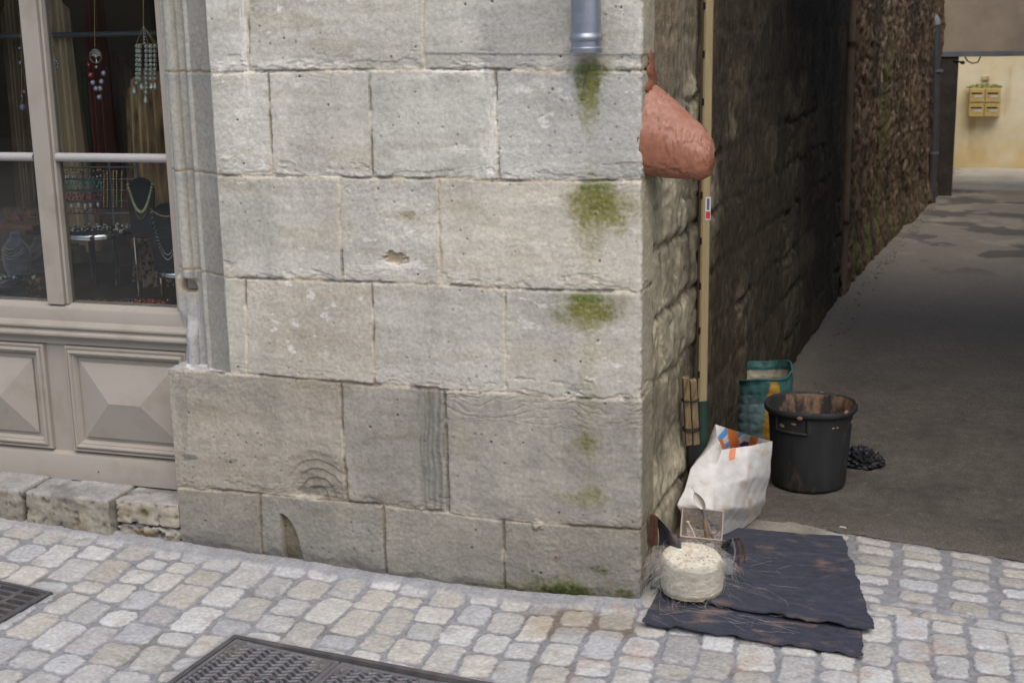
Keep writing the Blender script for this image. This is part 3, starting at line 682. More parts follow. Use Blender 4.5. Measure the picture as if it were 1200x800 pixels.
    mc = mixc(mc, np.array([.13, .115, .095]), sst(.2, .5, fbm(x*3.1, y*3.1, 432, 4))*.5)
    soil = blob(x, y, -.13, -.16, .22, .16, 433, .8); mc = mixc(mc, np.array([.15, .115, .08]), soil*.8); sc = mixc(sc, sc*np.array([.7, .6, .48]), soil*.55)
    edge_ = np.exp(-((dist+.004*nz+.001)/.0035)**2); mc = mc*(1-.25*edge_*sst(-.2, .3, fbm(x*7, y*7, 443, 3)))[..., None]  # thin shadow lines round the stones, painted into the mortar colour
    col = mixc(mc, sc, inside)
    h = h*(1-cem)+cem*(.004+.012*np.clip(1+y/.07, 0, 1)+.004*fbm(x*12, y*12, 434, 4)); col = mixc(col, np.array([.255, .26, .27])*(1+.2*fbm(x*15, y*15, 435, 4))[..., None], cem*.9)
    clay = (x > -.1)*sst(.25, .5, fbm(x*6, y*6, 436, 5))*.35; col = mixc(col, np.array([.36, .25, .19]), clay*(y < .3))
    al = sst(.3, 1.0, y)*(x > 0); col = mixc(col, col*np.array([.80, .77, .70]), al*.6)
    # pale cement apron at the foot of the alley wall
    ap_ = sst(.62, .70, y+.04*fbm(x*6, y*6, 437, 3))*(1-sst(.50, .58, x+.05*fbm(x*6, y*6, 438, 3))); h = h*(1-ap_)+ap_*(.002+.003*fbm(x*9, y*9, 439, 4)); col = mixc(col, np.array([.22, .205, .17])*(1+.3*fbm(x*10, y*10, 440, 4))[..., None], ap_*.9)
    for Dd in (MAN, DRN):
        u, v = local(Dd, x, y); ins = (u > -.004)*(u < Dd['w']+.004)*(v > -.004)*(v < Dd['d']+.6*(Dd is MAN)*0+.004)
        near_ = np.maximum(np.maximum(-u, u-Dd['w']), np.maximum(-v, v-Dd['d']))
        rim = np.exp(-(np.clip(near_, 0, 1)/.022)**2)*(1-ins); h = h*(1-rim)+rim*.0005; col = mixc(col, np.array([.21, .215, .225])*(1+.2*nz)[..., None], rim*.8)
        h = np.where(ins > 0, -.075, h)
    return h, col
xs_ = np.arange(-3.05, 1.75, .0045); ys_ = np.arange(-1.35, .99, .0045)
A, B = np.meshgrid(xs_, ys_, indexing='ij'); hh, cc = cobbles(A, B)
keep = ((B < bound(A)+.06) & ~((B > .02) & (A < -.03)))[:-1, :-1]
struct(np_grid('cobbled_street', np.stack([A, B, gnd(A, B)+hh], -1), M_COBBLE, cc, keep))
# the same paving, coarser, where the street runs on out of the frame
for nm, xa, xb_, ya, yb_ in (('street', -9, 6, -7.5, -1.35), ('street', -9, -3.05, -1.35, .14), ('street', 1.75, 6, -1.35, -.11)):
    a1 = np.linspace(xa, xb_, int((xb_-xa)/.03)+1); b1 = np.linspace(ya, yb_, int((yb_-ya)/.03)+1)
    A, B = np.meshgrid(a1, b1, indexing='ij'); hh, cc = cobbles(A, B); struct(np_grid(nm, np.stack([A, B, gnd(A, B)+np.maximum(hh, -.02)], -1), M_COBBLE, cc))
# tarmac
ax_ = np.r_[np.arange(-.06, 1.5, .008), np.arange(1.5, 3.42, .03)]; ay_ = np.r_[np.arange(.45, 1.3, .006), np.arange(1.3, 4, .02), np.arange(4, 22, .04)]
A, B = np.meshgrid(ax_, ay_, indexing='ij')
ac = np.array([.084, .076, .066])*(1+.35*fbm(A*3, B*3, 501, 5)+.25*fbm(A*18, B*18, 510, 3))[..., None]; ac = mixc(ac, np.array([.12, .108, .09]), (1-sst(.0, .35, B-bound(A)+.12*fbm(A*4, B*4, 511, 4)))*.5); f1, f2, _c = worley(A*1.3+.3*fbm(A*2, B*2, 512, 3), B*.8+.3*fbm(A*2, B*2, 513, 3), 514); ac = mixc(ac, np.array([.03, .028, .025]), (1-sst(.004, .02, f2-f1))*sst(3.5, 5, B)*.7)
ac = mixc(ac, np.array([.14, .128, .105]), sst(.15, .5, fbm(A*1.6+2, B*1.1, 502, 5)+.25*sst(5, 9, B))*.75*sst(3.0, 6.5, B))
ac = mixc(ac, np.array([.225, .203, .17]), (sst(1.8, 6.5, B))*.78)  # far stretch paler: open-sky light put into the tarmac colour
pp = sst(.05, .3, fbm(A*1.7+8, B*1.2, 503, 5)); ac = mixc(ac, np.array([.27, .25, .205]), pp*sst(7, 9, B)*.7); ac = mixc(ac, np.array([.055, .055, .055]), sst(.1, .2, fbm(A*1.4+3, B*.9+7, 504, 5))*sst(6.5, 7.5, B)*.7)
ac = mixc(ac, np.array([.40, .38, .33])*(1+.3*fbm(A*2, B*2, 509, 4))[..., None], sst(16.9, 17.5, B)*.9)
f1, _, cid = worley(A*16, B*16, 505); ac = mixc(ac, np.array([.17, .155, .13]), (1-sst(.05, .2, f1))*(cid > .9)*.6)
ac = mixc(ac, np.array([.16, .145, .115]), (1-sst(.06, .28, A-.04*(B-.165)+.08*fbm(A*4, B*4, 506, 3)))*.6)
eb = bound(A)+.018*fbm(A*7, B*7, 515, 4)-.006; keep = (B > eb)[:-1, :-1]
az = gnd(A, B)+.006*(1-sst(0, .5, B-bound(A)))*sst(-.01, .03, B-eb)+.006*fbm(A*2, B*2, 507, 3)+.002*fbm(A*14, B*14, 508, 3)-.002 + .02*(1-sst(0, .12, A-.04*(B-.165)))
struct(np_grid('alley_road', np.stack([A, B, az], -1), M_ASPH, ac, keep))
A, B = np.meshgrid(np.r_[-1, 3, 6], np.r_[17.5, 21.1], indexing='ij'); struct(np_grid('courtyard_floor', np.stack([A, B, gnd(A, B)-.004], -1), mat('pale_concrete', (.42, .40, .35), (.33, .31, .27), scale=2, rough=.9)))

# grit and leaf litter along the wall feet
mm = MB(); rr = random.Random(9)
for i in range(260):
    yy = rr.uniform(.9, 14)**1.0; xx = .045*(yy-.165)+.05+abs(rr.gauss(0, .06)); s = rr.uniform(.002, .007)
    if i > 300: xx = rr.uniform(.3, 2.0); yy = rr.uniform(1.2, 8); s *= .7
    c_ = Vector((xx, yy, float(gnd(xx, yy))+s*.5)); v8 = [c_+Vector((sx*s*rr.uniform(.5, 1.3), sy*s*rr.uniform(.5, 1.3), sz_*s*rr.uniform(.3, .7))) for sz_ in (-1, 1) for sy in (-1, 1) for sx in (-1, 1)]
    mm.add(v8, [(0, 2, 3, 1), (4, 5, 7, 6), (0, 1, 5, 4), (2, 6, 7, 3), (0, 4, 6, 2), (1, 3, 7, 5)])
struct(mm.build('gravel', mat('pale_grit', (.17, .15, .12), (.09, .08, .065), scale=40, rough=.9), None, smooth=False), 'stuff')

# ------------------------------------------------------------------ manhole cover and drain
M_IRONA = mat('worn_cast_iron', (.1, .1, .1), attr=True, scale=60, rough=.5, rough2=.65, metal=.3, bump=.0006, bscale=220)
mh = thing('manhole_cover', 'dark cast iron manhole cover with wavy tread set in the cobbles', 'manhole cover', (*world(MAN, .5, .2), 0))
def plane_grid(Dd, u0, u1, v0, v1, st_, fn, name, m, parent):
    a = np.linspace(u0, u1, max(2, int((u1-u0)/st_)+1)); b = np.linspace(v0, v1, max(2, int((v1-v0)/st_)+1))
    A, B = np.meshgrid(a, b, indexing='ij'); x, y = world(Dd, A, B); z = gnd(x, y)+fn(A, B)
    # turned-down edge so that the plate has thickness
    E_ = np.zeros(A.shape, bool); E_[0] = E_[-1] = True; E_[:, 0] = E_[:, -1] = True; hh_ = fn(A, B); z = np.where(E_, z-.03, z); tc_ = np.array([.045, .045, .052])*(1+.3*fbm(A*9, B*9, 611, 4))[..., None]; tc_ = mixc(tc_, np.array([.15, .148, .155])*(1+.25*fbm(A*14, B*14, 612, 4))[..., None], sst(.0012, .0044, hh_)); tc_ = mixc(tc_, np.array([.17, .155, .13]), sst(.1, .5, fbm(A*5, B*5, 613, 4))*.35)
    return np_grid(name, np.stack([x, y, z], -1), m, tc_, None, parent, flip=True, loc=tuple(parent.location))
def tread(u0, u1):
    def fn(u, v):
        lw = .030; ph = v/lw*1.0; zig = np.abs(((u/.050) % 1)-.5)*2*.018
        r = ((v+zig)/.0235) % 1; ridge = sst(.18, .34, r)*(1-sst(.62, .78, r))
        gapz = sst(.05, .16, np.abs(((u/.025) % 1)-.5)*2)
        h = .0006+.0055*ridge*(.8+.2*gapz)
        fr = np.minimum(np.minimum(u-u0, u1-u), np.minimum(v-.022, 9)); h = np.where(fr < .016, .0042, h); h = np.where((fr > .016) & (fr < .021), .0002, h)
        for (cu, sg) in ((u0, 1), (u1, -1)):
            lu = (u-cu)*sg; lv = v-.022
            box = (lu > .024)*(lu < .115)*(lv > .014)*(lv < .062); L_ = box*((lv < .032)+(lu < .044) > 0); hole = box*(1-L_)
            blk = (lu > .018)*(lu < .12)*(lv > .010)*(lv < .036) + (lu > .018)*(lu < .055)*(lv > .010)*(lv < .085)
            h = np.where(blk > 0, .0045, h)
            slot = (lu > .058)*(lu < .108)*(lv > .017)*(lv < .029) + (lu > .027)*(lu < .045)*(lv > .045)*(lv < .078)
            h = np.where(slot > 0, -.014, h); h = np.where((blk > 0) & (slot == 0), .0062, h)
        return h + .0004*fbm(u*60, v*60, 601, 3)
    return fn
MWID = MAN['w']; s1, s2 = .405, .80
for (a, b_) in ((.020, s1-.002), (s1+.002, s2-.002), (s2+.002, MWID-.020)):
    plane_grid(MAN, a, b_, .022, MAN['d']-.02, .0028, tread(a, b_), 'cover_plate', M_IRONA, mh)
fl = MB()
for (a, b_, c_, d_) in ((0, MWID, 0, .0195), (0, .0175, .0195, MAN['d']-.0185), (MWID-.0175, MWID, .0195, MAN['d']-.0185), (0, MWID, MAN['d']-.0185, MAN['d'])):
    cs = [world(MAN, *q) for q in ((a, c_), (b_, c_), (b_, d_), (a, d_))]
    fl.add([(x, y, float(gnd(x, y))+dz) for dz in (-.06, .0035) for x, y in cs], [(0, 1, 2, 3), (7, 6, 5, 4), (0, 4, 5, 1), (1, 5, 6, 2), (2, 6, 7, 3), (3, 7, 4, 0)])
fl.build('frame', M_IRON, mh, smooth=False, origin=None)
lg = atZ(310, 798); lu, lv = local(MAN, lg[0], lg[1])
rg_ = MB(); pts = [(*world(MAN, lu+.040*math.cos(t_), lv+.040*math.sin(t_)), 0) for t_ in np.linspace(0, 2*PI, 33)]
rg_.tube([(x, y, float(gnd(x, y))+.004) for x, y, _ in pts], .006, 6, cap=False).build('lifting_ring', M_IRON, mh)

dr = thing('drain_grate', 'dark iron drain grate with two rows of short slots among the cobbles', 'drain', (*world(DRN, .25, .17), 0))
dm = MB()
def dbar(a, b_, c_, d_, zt=.002, zb=-.045):
    cs = [world(DRN, *q) for q in ((a, c_), (b_, c_), (b_, d_), (a, d_))]
    dm.add([(x, y, float(gnd(x, y))+dz) for dz in (zb, zt) for x, y in cs], [(0, 1, 2, 3), (7, 6, 5, 4), (0, 4, 5, 1), (1, 5, 6, 2), (2, 6, 7, 3), (3, 7, 4, 0)])
W_, D_ = DRN['w'], DRN['d']
dbar(0, W_, 0, .014, .004); dbar(0, W_, D_-.014, D_, .004); dbar(0, .014, .0145, D_-.0145, .004); dbar(W_-.014, W_, .0145, D_-.0145, .004)
dm.build('frame', M_IRON, dr, smooth=False); dm = MB()
cols_ = [.022, .118, .214, .310, .406, .495]
n = 8; pit_ = (D_-.036)/n
for k in range(n+1):
    v = .018+k*pit_; dbar(.018, W_-.018, v-.0075 if k else v, v+.0075 if k < n else v)
for i, cu in enumerate(cols_): 
    for k in range(n): dbar(cu-.010, cu+.010, .018+k*pit_+.0078, .018+(k+1)*pit_-.0078, .0017)
dm.build('grating', M_IRON, dr, smooth=False)
dm = MB(); dbar(.0, W_, 0, D_, -.07, -.074); dm.build('sump', M_HOLE, dr, smooth=False)

# ================================================================== SHOPFRONT
YF = .15
sf = thing('shopfront', 'greige painted wooden shopfront with raised pyramid panels and small paned window', 'shopfront', (-2.4, YF, .21))
MX0, MX1 = -2.366, -2.293
def bar(m, x0, x1, y0, y1, z0, z1, c=.003): m.box(x0, y0, z0, x1, y1, z1, c)
m = MB(); bar(m, MX0, MX1, YF, .23, .90, 2.62); bar(m, MX0-.012, MX0-.0005, YF+.014, .20, .90, 2.62); bar(m, MX1+.0005, MX1+.012, YF+.014, .20, .90, 2.62); m.build('mullion', M_PAINT, sf, smooth=False)
for a, b_, d_ in ((-3.2, -3.12, 0), (-4.2, -4.1, 0), (-1.80, -1.70, .004)): m = MB(); bar(m, a, b_, YF+d_, .23, .904, 2.62); m.build('stile', M_PAINT, sf, smooth=False)
def glbar(x0, x1):
    m = MB(); n = 10; z = 1.462; r = .0165
    P = []
    for x in (x0, x1):
        P.append([(x, YF+.028-.018*math.sin(t_), z+r*math.cos(t_)) for t_ in np.linspace(-.35, PI+.35, n)])
    m.grid(P, flip=True); m.box(x0, YF+.030, z-.012, x1, .20, z+.012); return m
for (a, b_) in ((MX1+.0125, -1.75), (-3.12, MX0-.0125), (-4.1, -3.2)): glbar(a, b_).build('glazing_bar', mat('pale_paint', (.36, .355, .35), (.33, .325, .32), rough=.35), sf)
for (a, b_) in ((MX1+.004, -1.74), (-3.13, MX0-.004), (-4.12, -3.19)):
    for (z0_, z1_) in ((.885, 1.46), (1.464, 2.62)): MB().box(a, .189, z0_, b_, .193, z1_).build('window_pane', GLASS, sf, smooth=False)
# sill rail with mouldings
def mould(name, pts, x0, x1, parent, mt=None, ang=30):
    "profile (y,z) list swept along x"
    m = MB(); P = np.array([[(x, y, z) for (y, z) in pts] for x in (x0, x1)]); m.grid(P, flip=True)
    k = len(pts); m.add([(x0, y, z) for y, z in pts], [tuple(range(k))]); m.add([(x1, y, z) for y, z in pts], [tuple(range(k-1, -1, -1))])
    return m.build(name, mt or M_PAINT, parent, angle=ang)
XR = -1.742
sill = [(.24, .903), (.178, .903), (.172, .899), (.156, .893), (.153, .889), (.150, .882), (.150, .838), (.146, .832), (.132, .828), (.128, .822), (.128, .815), (.134, .810), (.139, .806), (.139, .802), (.126, .798), (.122, .792), (.122, .785), (.129, .778), (.142, .772), (.150, .770), (.156, .768), (.156, .745), (.24, .745)]
mould('sill_rail', sill, -4.2, XR, sf)
MB().box(-4.2, YF+.018, .205, XR, .24, .7445).build('panel_frame', M_PAINT, sf, smooth=False)
def panel(x0, x1, z0, z1):
    root = MB()
    # bolection moulding swept round the rectangle: (inset, y)
    pr = [(0, .168), (0, .150), (.004, .145), (.009, .145), (.011, .149), (.015, .149), (.017, .142), (.021, .137), (.026, .137), (.029, .142), (.031, .148), (.036, .148), (.039, .153), (.043, .160), (.046, .1665)]
    rings = []
    for (i, y) in pr: rings.append([(x0+i, y, z0+i), (x1-i, y, z0+i), (x1-i, y, z1-i), (x0+i, y, z1-i)])
    n = len(pr); vs = [p for r in rings for p in r]; fs = []
    for a in range(n-1):
        for k in range(4): fs.append((a*4+k, a*4+(k+1) % 4, (a+1)*4+(k+1) % 4, (a+1)*4+k))
    root.add(vs, [f for f in fs]); o = root.build('panel_moulding', M_PAINT, sf, smooth=False)
    f = MB(); i = .047; yb = .166; g = .062; e = .155
    a0, a1, b0, b1 = x0+g, x1-g, z0+g, z1-g; cx, cz = (a0+a1)/2, (b0+b1)/2; rx = max((a1-a0)-(b1-b0), 0)/2+.012
    vs = [(x0+i, yb, z0+i), (x1-i, yb, z0+i), (x1-i, yb, z1-i), (x0+i, yb, z1-i), (a0, yb-.0005, b0), (a1, yb-.0005, b0), (a1, yb-.0005, b1), (a0, yb-.0005, b1),
          (a0, e, b0), (a1, e, b0), (a1, e, b1), (a0, e, b1), (cx-rx, .117, cz), (cx+rx, .117, cz)]
    fs = [(0, 1, 5, 4), (1, 2, 6, 5), (2, 3, 7, 6), (3, 0, 4, 7), (4, 5, 9, 8), (5, 6, 10, 9), (6, 7, 11, 10), (7, 4, 8, 11), (8, 9, 13, 12), (9, 10, 13), (10, 11, 12, 13), (11, 8, 12)]
    f.add(vs, fs); f.build('pyramid_panel', M_PAINT, sf, smooth=False)
panel(-2.308, -1.772, .316, .752-.012); panel(-2.95, -2.405, .316, .74); panel(-3.6, -3.05, .316, .74)
base_p = [(.24, .309), (.163, .309), (.158, .305), (.146, .300), (.143, .294), (.143, .197), (.24, .197)]
mould('bottom_rail', base_p, -4.2, XR, sf)
for z in (.24,): MB().sphere((-2.2, .1425, z), .003, 8, 5).build('nail', M_HOLE, sf)

# door step stones
def rough_block(name, x0, x1, y0, y1, z0, z1, amp, seed, r=.015, st_=.006, colr=(.30, .285, .25), parent=None, taper=0.0, dirt=.6):
    import bmesh
    bm = bmesh.new(); nx, ny, nz = [max(2, int(round((b-a)/st_))) for a, b in ((x0, x1), (y0, y1), (z0, z1))]
    V = []; F = []
    def face(o_, e1, e2, n1, n2):
        b = len(V)
        for i in range(n1+1):
            for j in range(n2+1): V.append(np.array(o_)+np.array(e1)*i/n1+np.array(e2)*j/n2)
        for i in range(n1):
            for j in range(n2): F.append((b+i*(n2+1)+j, b+(i+1)*(n2+1)+j, b+(i+1)*(n2+1)+j+1, b+i*(n2+1)+j+1))
    dx, dy, dz = x1-x0, y1-y0, z1-z0
    face((x0, y0, z0), (dx, 0, 0), (0, 0, dz), nx, nz); face((x0, y0, z1), (dx, 0, 0), (0, dy, 0), nx, ny)
    face((x1, y0, z0), (0, dy, 0), (0, 0, dz), ny, nz); face((x0, y1, z0), (0, -dy, 0), (0, 0, dz), ny, nz); face((x1, y1, z0), (-dx, 0, 0), (0, 0, dz), nx, nz)
    V = np.array(V); lo = np.array([x0, y0, z0])+r; hi = np.array([x1, y1, z1])-r
    c = np.clip(V, lo, hi); d = V-c; ln = np.linalg.norm(d, axis=1, keepdims=True); nrm = d/np.maximum(ln, 1e-9); V2 = c+nrm*r
    X_, Y_, Z_ = V2.T
    n1 = fbm(X_*9+Y_*7, Z_*9+Y_*5, seed, 5); n2 = fbm(X_*30+Y_*20, Z_*30+Y_*24, seed+1, 4)
    n3 = fbm(X_*60+Y_*40, Z_*60+Y_*50, seed+6, 3); pt = sst(.18, .5, fbm(X_*24+5, Z_*24+Y_*18, seed+7, 4))*(1-np.clip(nrm[:, 2], 0, 1)*.7); V2 = V2+nrm*(amp*n1+amp*.55*n2+amp*.25*n3-amp*1.6*pt)[:, None]
    V2[:, 1] += taper*(z1-V2[:, 2])
    col = np.array(colr)*(1+.22*n1+.2*n2)[:, None]
    up = np.clip(nrm[:, 2], 0, 1); col = mixc(col, np.array([.29, .29, .285])*(1+.3*fbm(X_*12, Y_*12, seed+2, 4))[:, None], up*.8)
    col = mixc(col, np.array([.17, .13, .075]), (sst(.1, .5, fbm(X_*8+3, Z_*10+Y_*8, seed+3, 4))*(1-up))*dirt)
    col = mixc(col, np.array([.09, .085, .08]), np.clip(sst(.1, .5, fbm(X_*6+9, Z_*16+Y_*6, seed+4, 4))*.55+pt*.5, 0, .85))
    bm.free()
    me = bpy.data.meshes.new(name); org = np.array([(x0+x1)/2, (y0+y1)/2, z0]); me.from_pydata([tuple(p) for p in (V2-org)], [], F)
    cc = np.ones((len(V2), 4), np.float32); cc[:, :3] = np.clip(col, .005, .9); a = me.color_attributes.new('tint', 'FLOAT_COLOR', 'POINT'); a.data.foreach_set('color', cc.ravel())
    me.polygons.foreach_set('use_smooth', [True]*len(F)); me.materials.append(M_STONE)
    return link(name, me, parent, tuple(org))
g_ = 'stone blocks under the shopfront'
tag(rough_block('step_stone', -3.4, -2.432, -.035, .17, .0, .203, .0045, 701, colr=(.24, .225, .19)), 'grimy weathered sill stone below the panel beyond the mullion', 'step', group=g_)
tag(rough_block('step_stone', -2.424, -2.045, -.028, .17, .0, .197, .006, 711, r=.014, colr=(.25, .235, .195)), 'thick pitted sill stone reaching the ground below the middle of the shopfront', 'step', group=g_)
tag(rough_block('step_stone', -2.036, -1.763, .0, .17, .098, .190, .0045, 721, r=.008, colr=(.34, .31, .25), dirt=1.0), 'thin whitened sill slab beside the corner plinth resting on rubble', 'step', group=g_)
tag(rough_block('rubble_footing', -2.04, -1.762, .004, .16, -.02, .094, .024, 731, r=.02, colr=(.27, .25, .21), dirt=.9), 'crumbling rubble footing below the thin whitened sill slab', 'stone')

# ------------------------------------------------------------------ shop interior
M_SHOPW = mat('dark_shop_wall', (.16, .115, .08), (.10, .075, .055), scale=2, rough=.9)
for nm, bx in (('shop_back_wall', (-4.3, 2.0, .2, -1.4, 2.05, 2.7)), ('shop_left_wall', (-4.35, .26, .2, -4.3, 2.05, 2.7)), ('shop_right_wall', (-1.46, .56, .2, -1.41, 2.0, 2.7)),
               ('shop_ceiling', (-4.35, .26, 2.7, -1.4, 2.1, 2.75)), ('shop_floor', (-4.35, .26, .1, -1.4, 2.1, .15))):
    struct(core(nm, None, bx, m=M_SHOPW))
dl = MB().box(-4.1, .2305, .80, -1.55, 1.3, .85, .003).box(-4.1, 1.25, .16, -1.55, 1.3, .80).build('display_ledge', mat('dark_wood', (.045, .03, .02), (.03, .02, .014), scale=5, stretch=(1, 8, 8), rough=.5), None, smooth=False)
tag(dl, 'dark wooden display ledge inside the shop window', 'shelf')
def cloth(name, pts_top, z0, mt, label, seed, folds=7, amp=.03, flare=.15, y=1.2, cat='clothing', steps=60):
    "hanging cloth between two x positions"
    xa, xb, z1 = pts_top; nu, nv = steps, 24; P = np.zeros((nu, nv, 3)); rs = np.random.RandomState(seed)
    ph = rs.rand()*6
    for i in range(nu):
        u = i/(nu-1)
        for j in range(nv):
            v = j/(nv-1); w = 1+flare*v
            x = (xa+xb)/2+(u-.5)*(xb-xa)*w
            yy = y+amp*(.35+.65*v)*(math.sin(u*folds*2*PI+ph+.6*math.sin(v*3))+.5*math.sin(u*folds*4.7+2*ph))
            zz = z1+(z0-z1)*v+.02*math.sin(u*9+ph)*v-.10*(abs(u-.5)*2)**2*(1-v)
            P[i, j] = (x, yy, zz)
    Q = P.copy(); Q[..., 1] += .006
    m = MB(); m.grid(P, flip=True); m.grid(Q); o = m.build(name, mt, None, angle=80, origin=((xa+xb)/2, y, z0)); tag(o, label, cat); return o
def span(pa, pb, y): return (float(atY(*pa, y)[0]), float(atY(*pb, y)[0]), float(atY(*pa, y)[2]))
M_BEIGE = mat('beige_cloth', (.55, .44, .30), (.42, .33, .215), scale=4, stretch=(1, 1, .2), rough=.9, sheen=.3)
M_GREEN = mat('sage_cloth', (.30, .33, .22), (.22, .26, .17), scale=4, rough=.9)
M_RED = mat('dark_red_cloth', (.17, .048, .034), (.12, .036, .026), scale=5, rough=.9)
M_SHAWL = mat('brown_shawl', (.62, .44, .24), (.12, .085, .06), scale=16, stretch=(3, 1, .35), rough=.85, c=(.6, .33, .19), cscale=9)
M_LEO = mat('leopard_cloth', (.40, .29, .21), (.32, .23, .17), scale=5, rough=.9, c=(.02, .015, .012), cscale=34, clo=.5, chi=.56)
M_TAN = mat('tan_cloth', (.26, .16, .09), (.2, .12, .065), scale=5, rough=.9)
cloth('hanging_dress', span((42, -10), (78, -10), 1.15), .95, M_BEIGE, 'long beige draped dress hanging behind the window mullion', 1, 5, .035, .5, 1.15)
cloth('hanging_dress', span((66, 70), (98, 70), 1.3), .95, M_GREEN, 'sage green dress hanging between the long beige dress and the dark red dress', 2, 4, .03, .3, 1.3)
cloth('hanging_dress', span((96, -20), (118, -20), 1.22), 1.3, M_RED, 'dark red dress hanging behind the tree pendant', 3, 3, .03, .2, 1.22)
cloth('hanging_shawl', span((146, 80), (200, 86), .95), 1.0, M_SHAWL, 'brown and gold patterned shawl hanging behind the crystal mobile', 4, 6, .03, .25, .95)
cloth('hanging_dress', span((120, 60), (150, 60), 1.4), 1.0, mat('taupe_cloth', (.28, .21, .165), (.2, .15, .12), rough=.9), 'dim taupe dress hanging between the dark red dress and the patterned shawl', 5, 4, .03, .2, 1.4)
cloth('hanging_dress', span((0, -10), (22, -10), 1.2), 1.1, mat('brown_cloth', (.3, .22, .15), (.2, .15, .11), rough=.9), 'brown dress hanging in the pane beyond the mullion, behind the ball crystal', 6, 4, .03, .1, 1.2)
cloth('leopard_scarf', span((152, 282), (196, 284), .80), .855, M_LEO, 'leopard print scarf hanging below the necklace stands', 7, 5, .022, .15, .80)
cloth('hanging_scarf', span((144, 200), (160, 200), 1.0), 1.0, mat('coral_cloth', (.3, .11, .06), (.22, .08, .05), rough=.9), 'narrow coral scarf hanging behind the earring rack', 8, 3, .015, .1, 1.0)
ra, rb = atY(-60, 44, 1.1), atY(150, 48, 1.1)
m = MB(); m.tube([(-4.2, 1.1, float(ra[2])), (-1.47, 1.1, float(ra[2]))], .012, 10); tag(m.build('clothes_rail', M_STEEL), 'dark metal clothes rail across the back of the shop window', 'rail')

M_CRYST = mat('crystal', (.42, .48, .44), (.26, .29, .34), scale=120, rough=.08, metal=.25, spec=1.0, c=(.75, .62, .30), cscale=90, clo=.55, chi=.62)
M_LILAC = mat('lilac_crystal', (.30, .30, .42), (.22, .2, .34), scale=80, rough=.06, metal=.2, spec=1.0)
M_STRING = mat('gold_thread', (.42, .32, .14), rough=.5)
YM = .34; PX = 5.15/FOC
def bead(m, px, py, r, y=YM): m.sphere(atY(px, py, y), r, 7, 5)
# crystal mobile
ct = atY(169, 30, YM); mo = thing('crystal_mobile', 'gold hung crystal mobile with five strands of clear beads in the window', 'ornament', (ct.x, YM, 1.7))
m = MB(); a = atY(167.5, -160, YM); hub = atY(168, 31, YM); m.tube([a, hub], .0012, 5); ends = []
for dx in (-12, -5, 1, 8, 13):
    e = atY(169.5+dx, 52, YM); e.y += .02*math.sin(dx); m.tube([hub, e], .0011, 5); ends.append(e)
m.tube(ends+[ends[0]], .0014, 5, cap=False); m.build('thread', M_STRING, mo)
m = MB()
for k in range(6): m.sphere(hub+(atY(169.5, 52, YM)-hub)*(k/6+.1), .0045, 7, 5)
m.build('centre_strand', M_CRYST, mo, smooth=False)
for i, dx in enumerate((-12, -3.5, 1.5, 8, 12.5)):
    m = MB(); n = (9, 8, 11, 8, 8)[i]
    for k in range(n):
        p = atY(169.5+dx, 55+k*5.4, YM); p.y += .02*math.sin(dx*2); m.sphere(p, .0085 if k else .009, 7, 5)
    p = atY(169.5+dx, 55+n*5.4+3, YM); m.lathe([(.0001, .018), (.005, .008), (.010, -.006), (.007, -.013), (.0001, -.016)], 7, Matrix.Translation(p)); m.build('bead_strand', M_CRYST, mo, smooth=False)
# tree pendant
tp = thing('tree_pendant', 'silver tree of life pendant with a V of dark crystal drops in the window', 'ornament', atY(113, 70, YM))
m = MB(); m.tube([atY(109, -160, YM), atY(111, 56, YM)], .0010, 5); m.build('thread', M_STRING, tp)
m = MB(); c_ = atY(112, 66, YM); M_ = [c_+Vector((.026*math.cos(t_), 0, .026*math.sin(t_))) for t_ in np.linspace(0, 2*PI, 25)]; m.tube(M_, .0028, 6, cap=False)
m.tube([c_+Vector((0, 0, -.027)), c_+Vector((.001, 0, -.008)), c_+Vector((-.004, 0, .002))], .0034, 6)
for t_ in np.linspace(.1, PI-.1, 9): 
    e = c_+Vector((.022*math.cos(t_), 0, .022*math.sin(t_))); m.tube([c_+Vector((0, 0, -.006)), c_+(e-c_)*.5+Vector((.003, 0, 0)), e], .0016, 5); m.sphere(e, .0052, 6, 4); m.sphere(c_+(e-c_)*.55, .0045, 6, 4)
m.build('tree_disc', M_SILVER, tp)
for k, (bx_, by_) in enumerate(((106.5, 88), (121.5, 86), (109, 97), (119, 96), (112.5, 104), (117.5, 104), (116.5, 114), (104, 76), (113, 79))):
    m = MB(); m.sphere(atY(bx_, by_, YM), .0105 if k < 7 else .007, 9, 6); m.build('crystal_drop', M_LILAC if k not in (0, 7) else mat('red_crystal', (.35, .03, .02), rough=.08, spec=1), tp, smooth=False)
# flower crystal
fc = thing('flower_crystal', 'small flower shaped clear crystal hanging beside the window mullion', 'ornament', atY(64, 75, YM))
m = MB(); m.tube([atY(56, -160, YM), atY(61.5, 48, YM)], .0010, 5); m.tube([atY(61.5, 48, YM), atY(63.5, 70, YM)], .0012, 5); m.build('thread', M_STRING, fc)
m = MB(); c_ = atY(64, 76, YM); m.sphere(c_, .008, 7, 5)
for k in range(9): m.sphere(c_+Vector((.016*math.cos(k*.698), 0, .016*math.sin(k*.698))), .0065, 7, 5)
for k in range(4): bead(m, 61.5+.5*k, 50+5*k, .0045)
m.build('bead_cluster', M_CRYST, fc, smooth=False); m = MB(); bead(m, 58.5, 14, .007); m.build('bead', M_CRYST, fc, smooth=False)
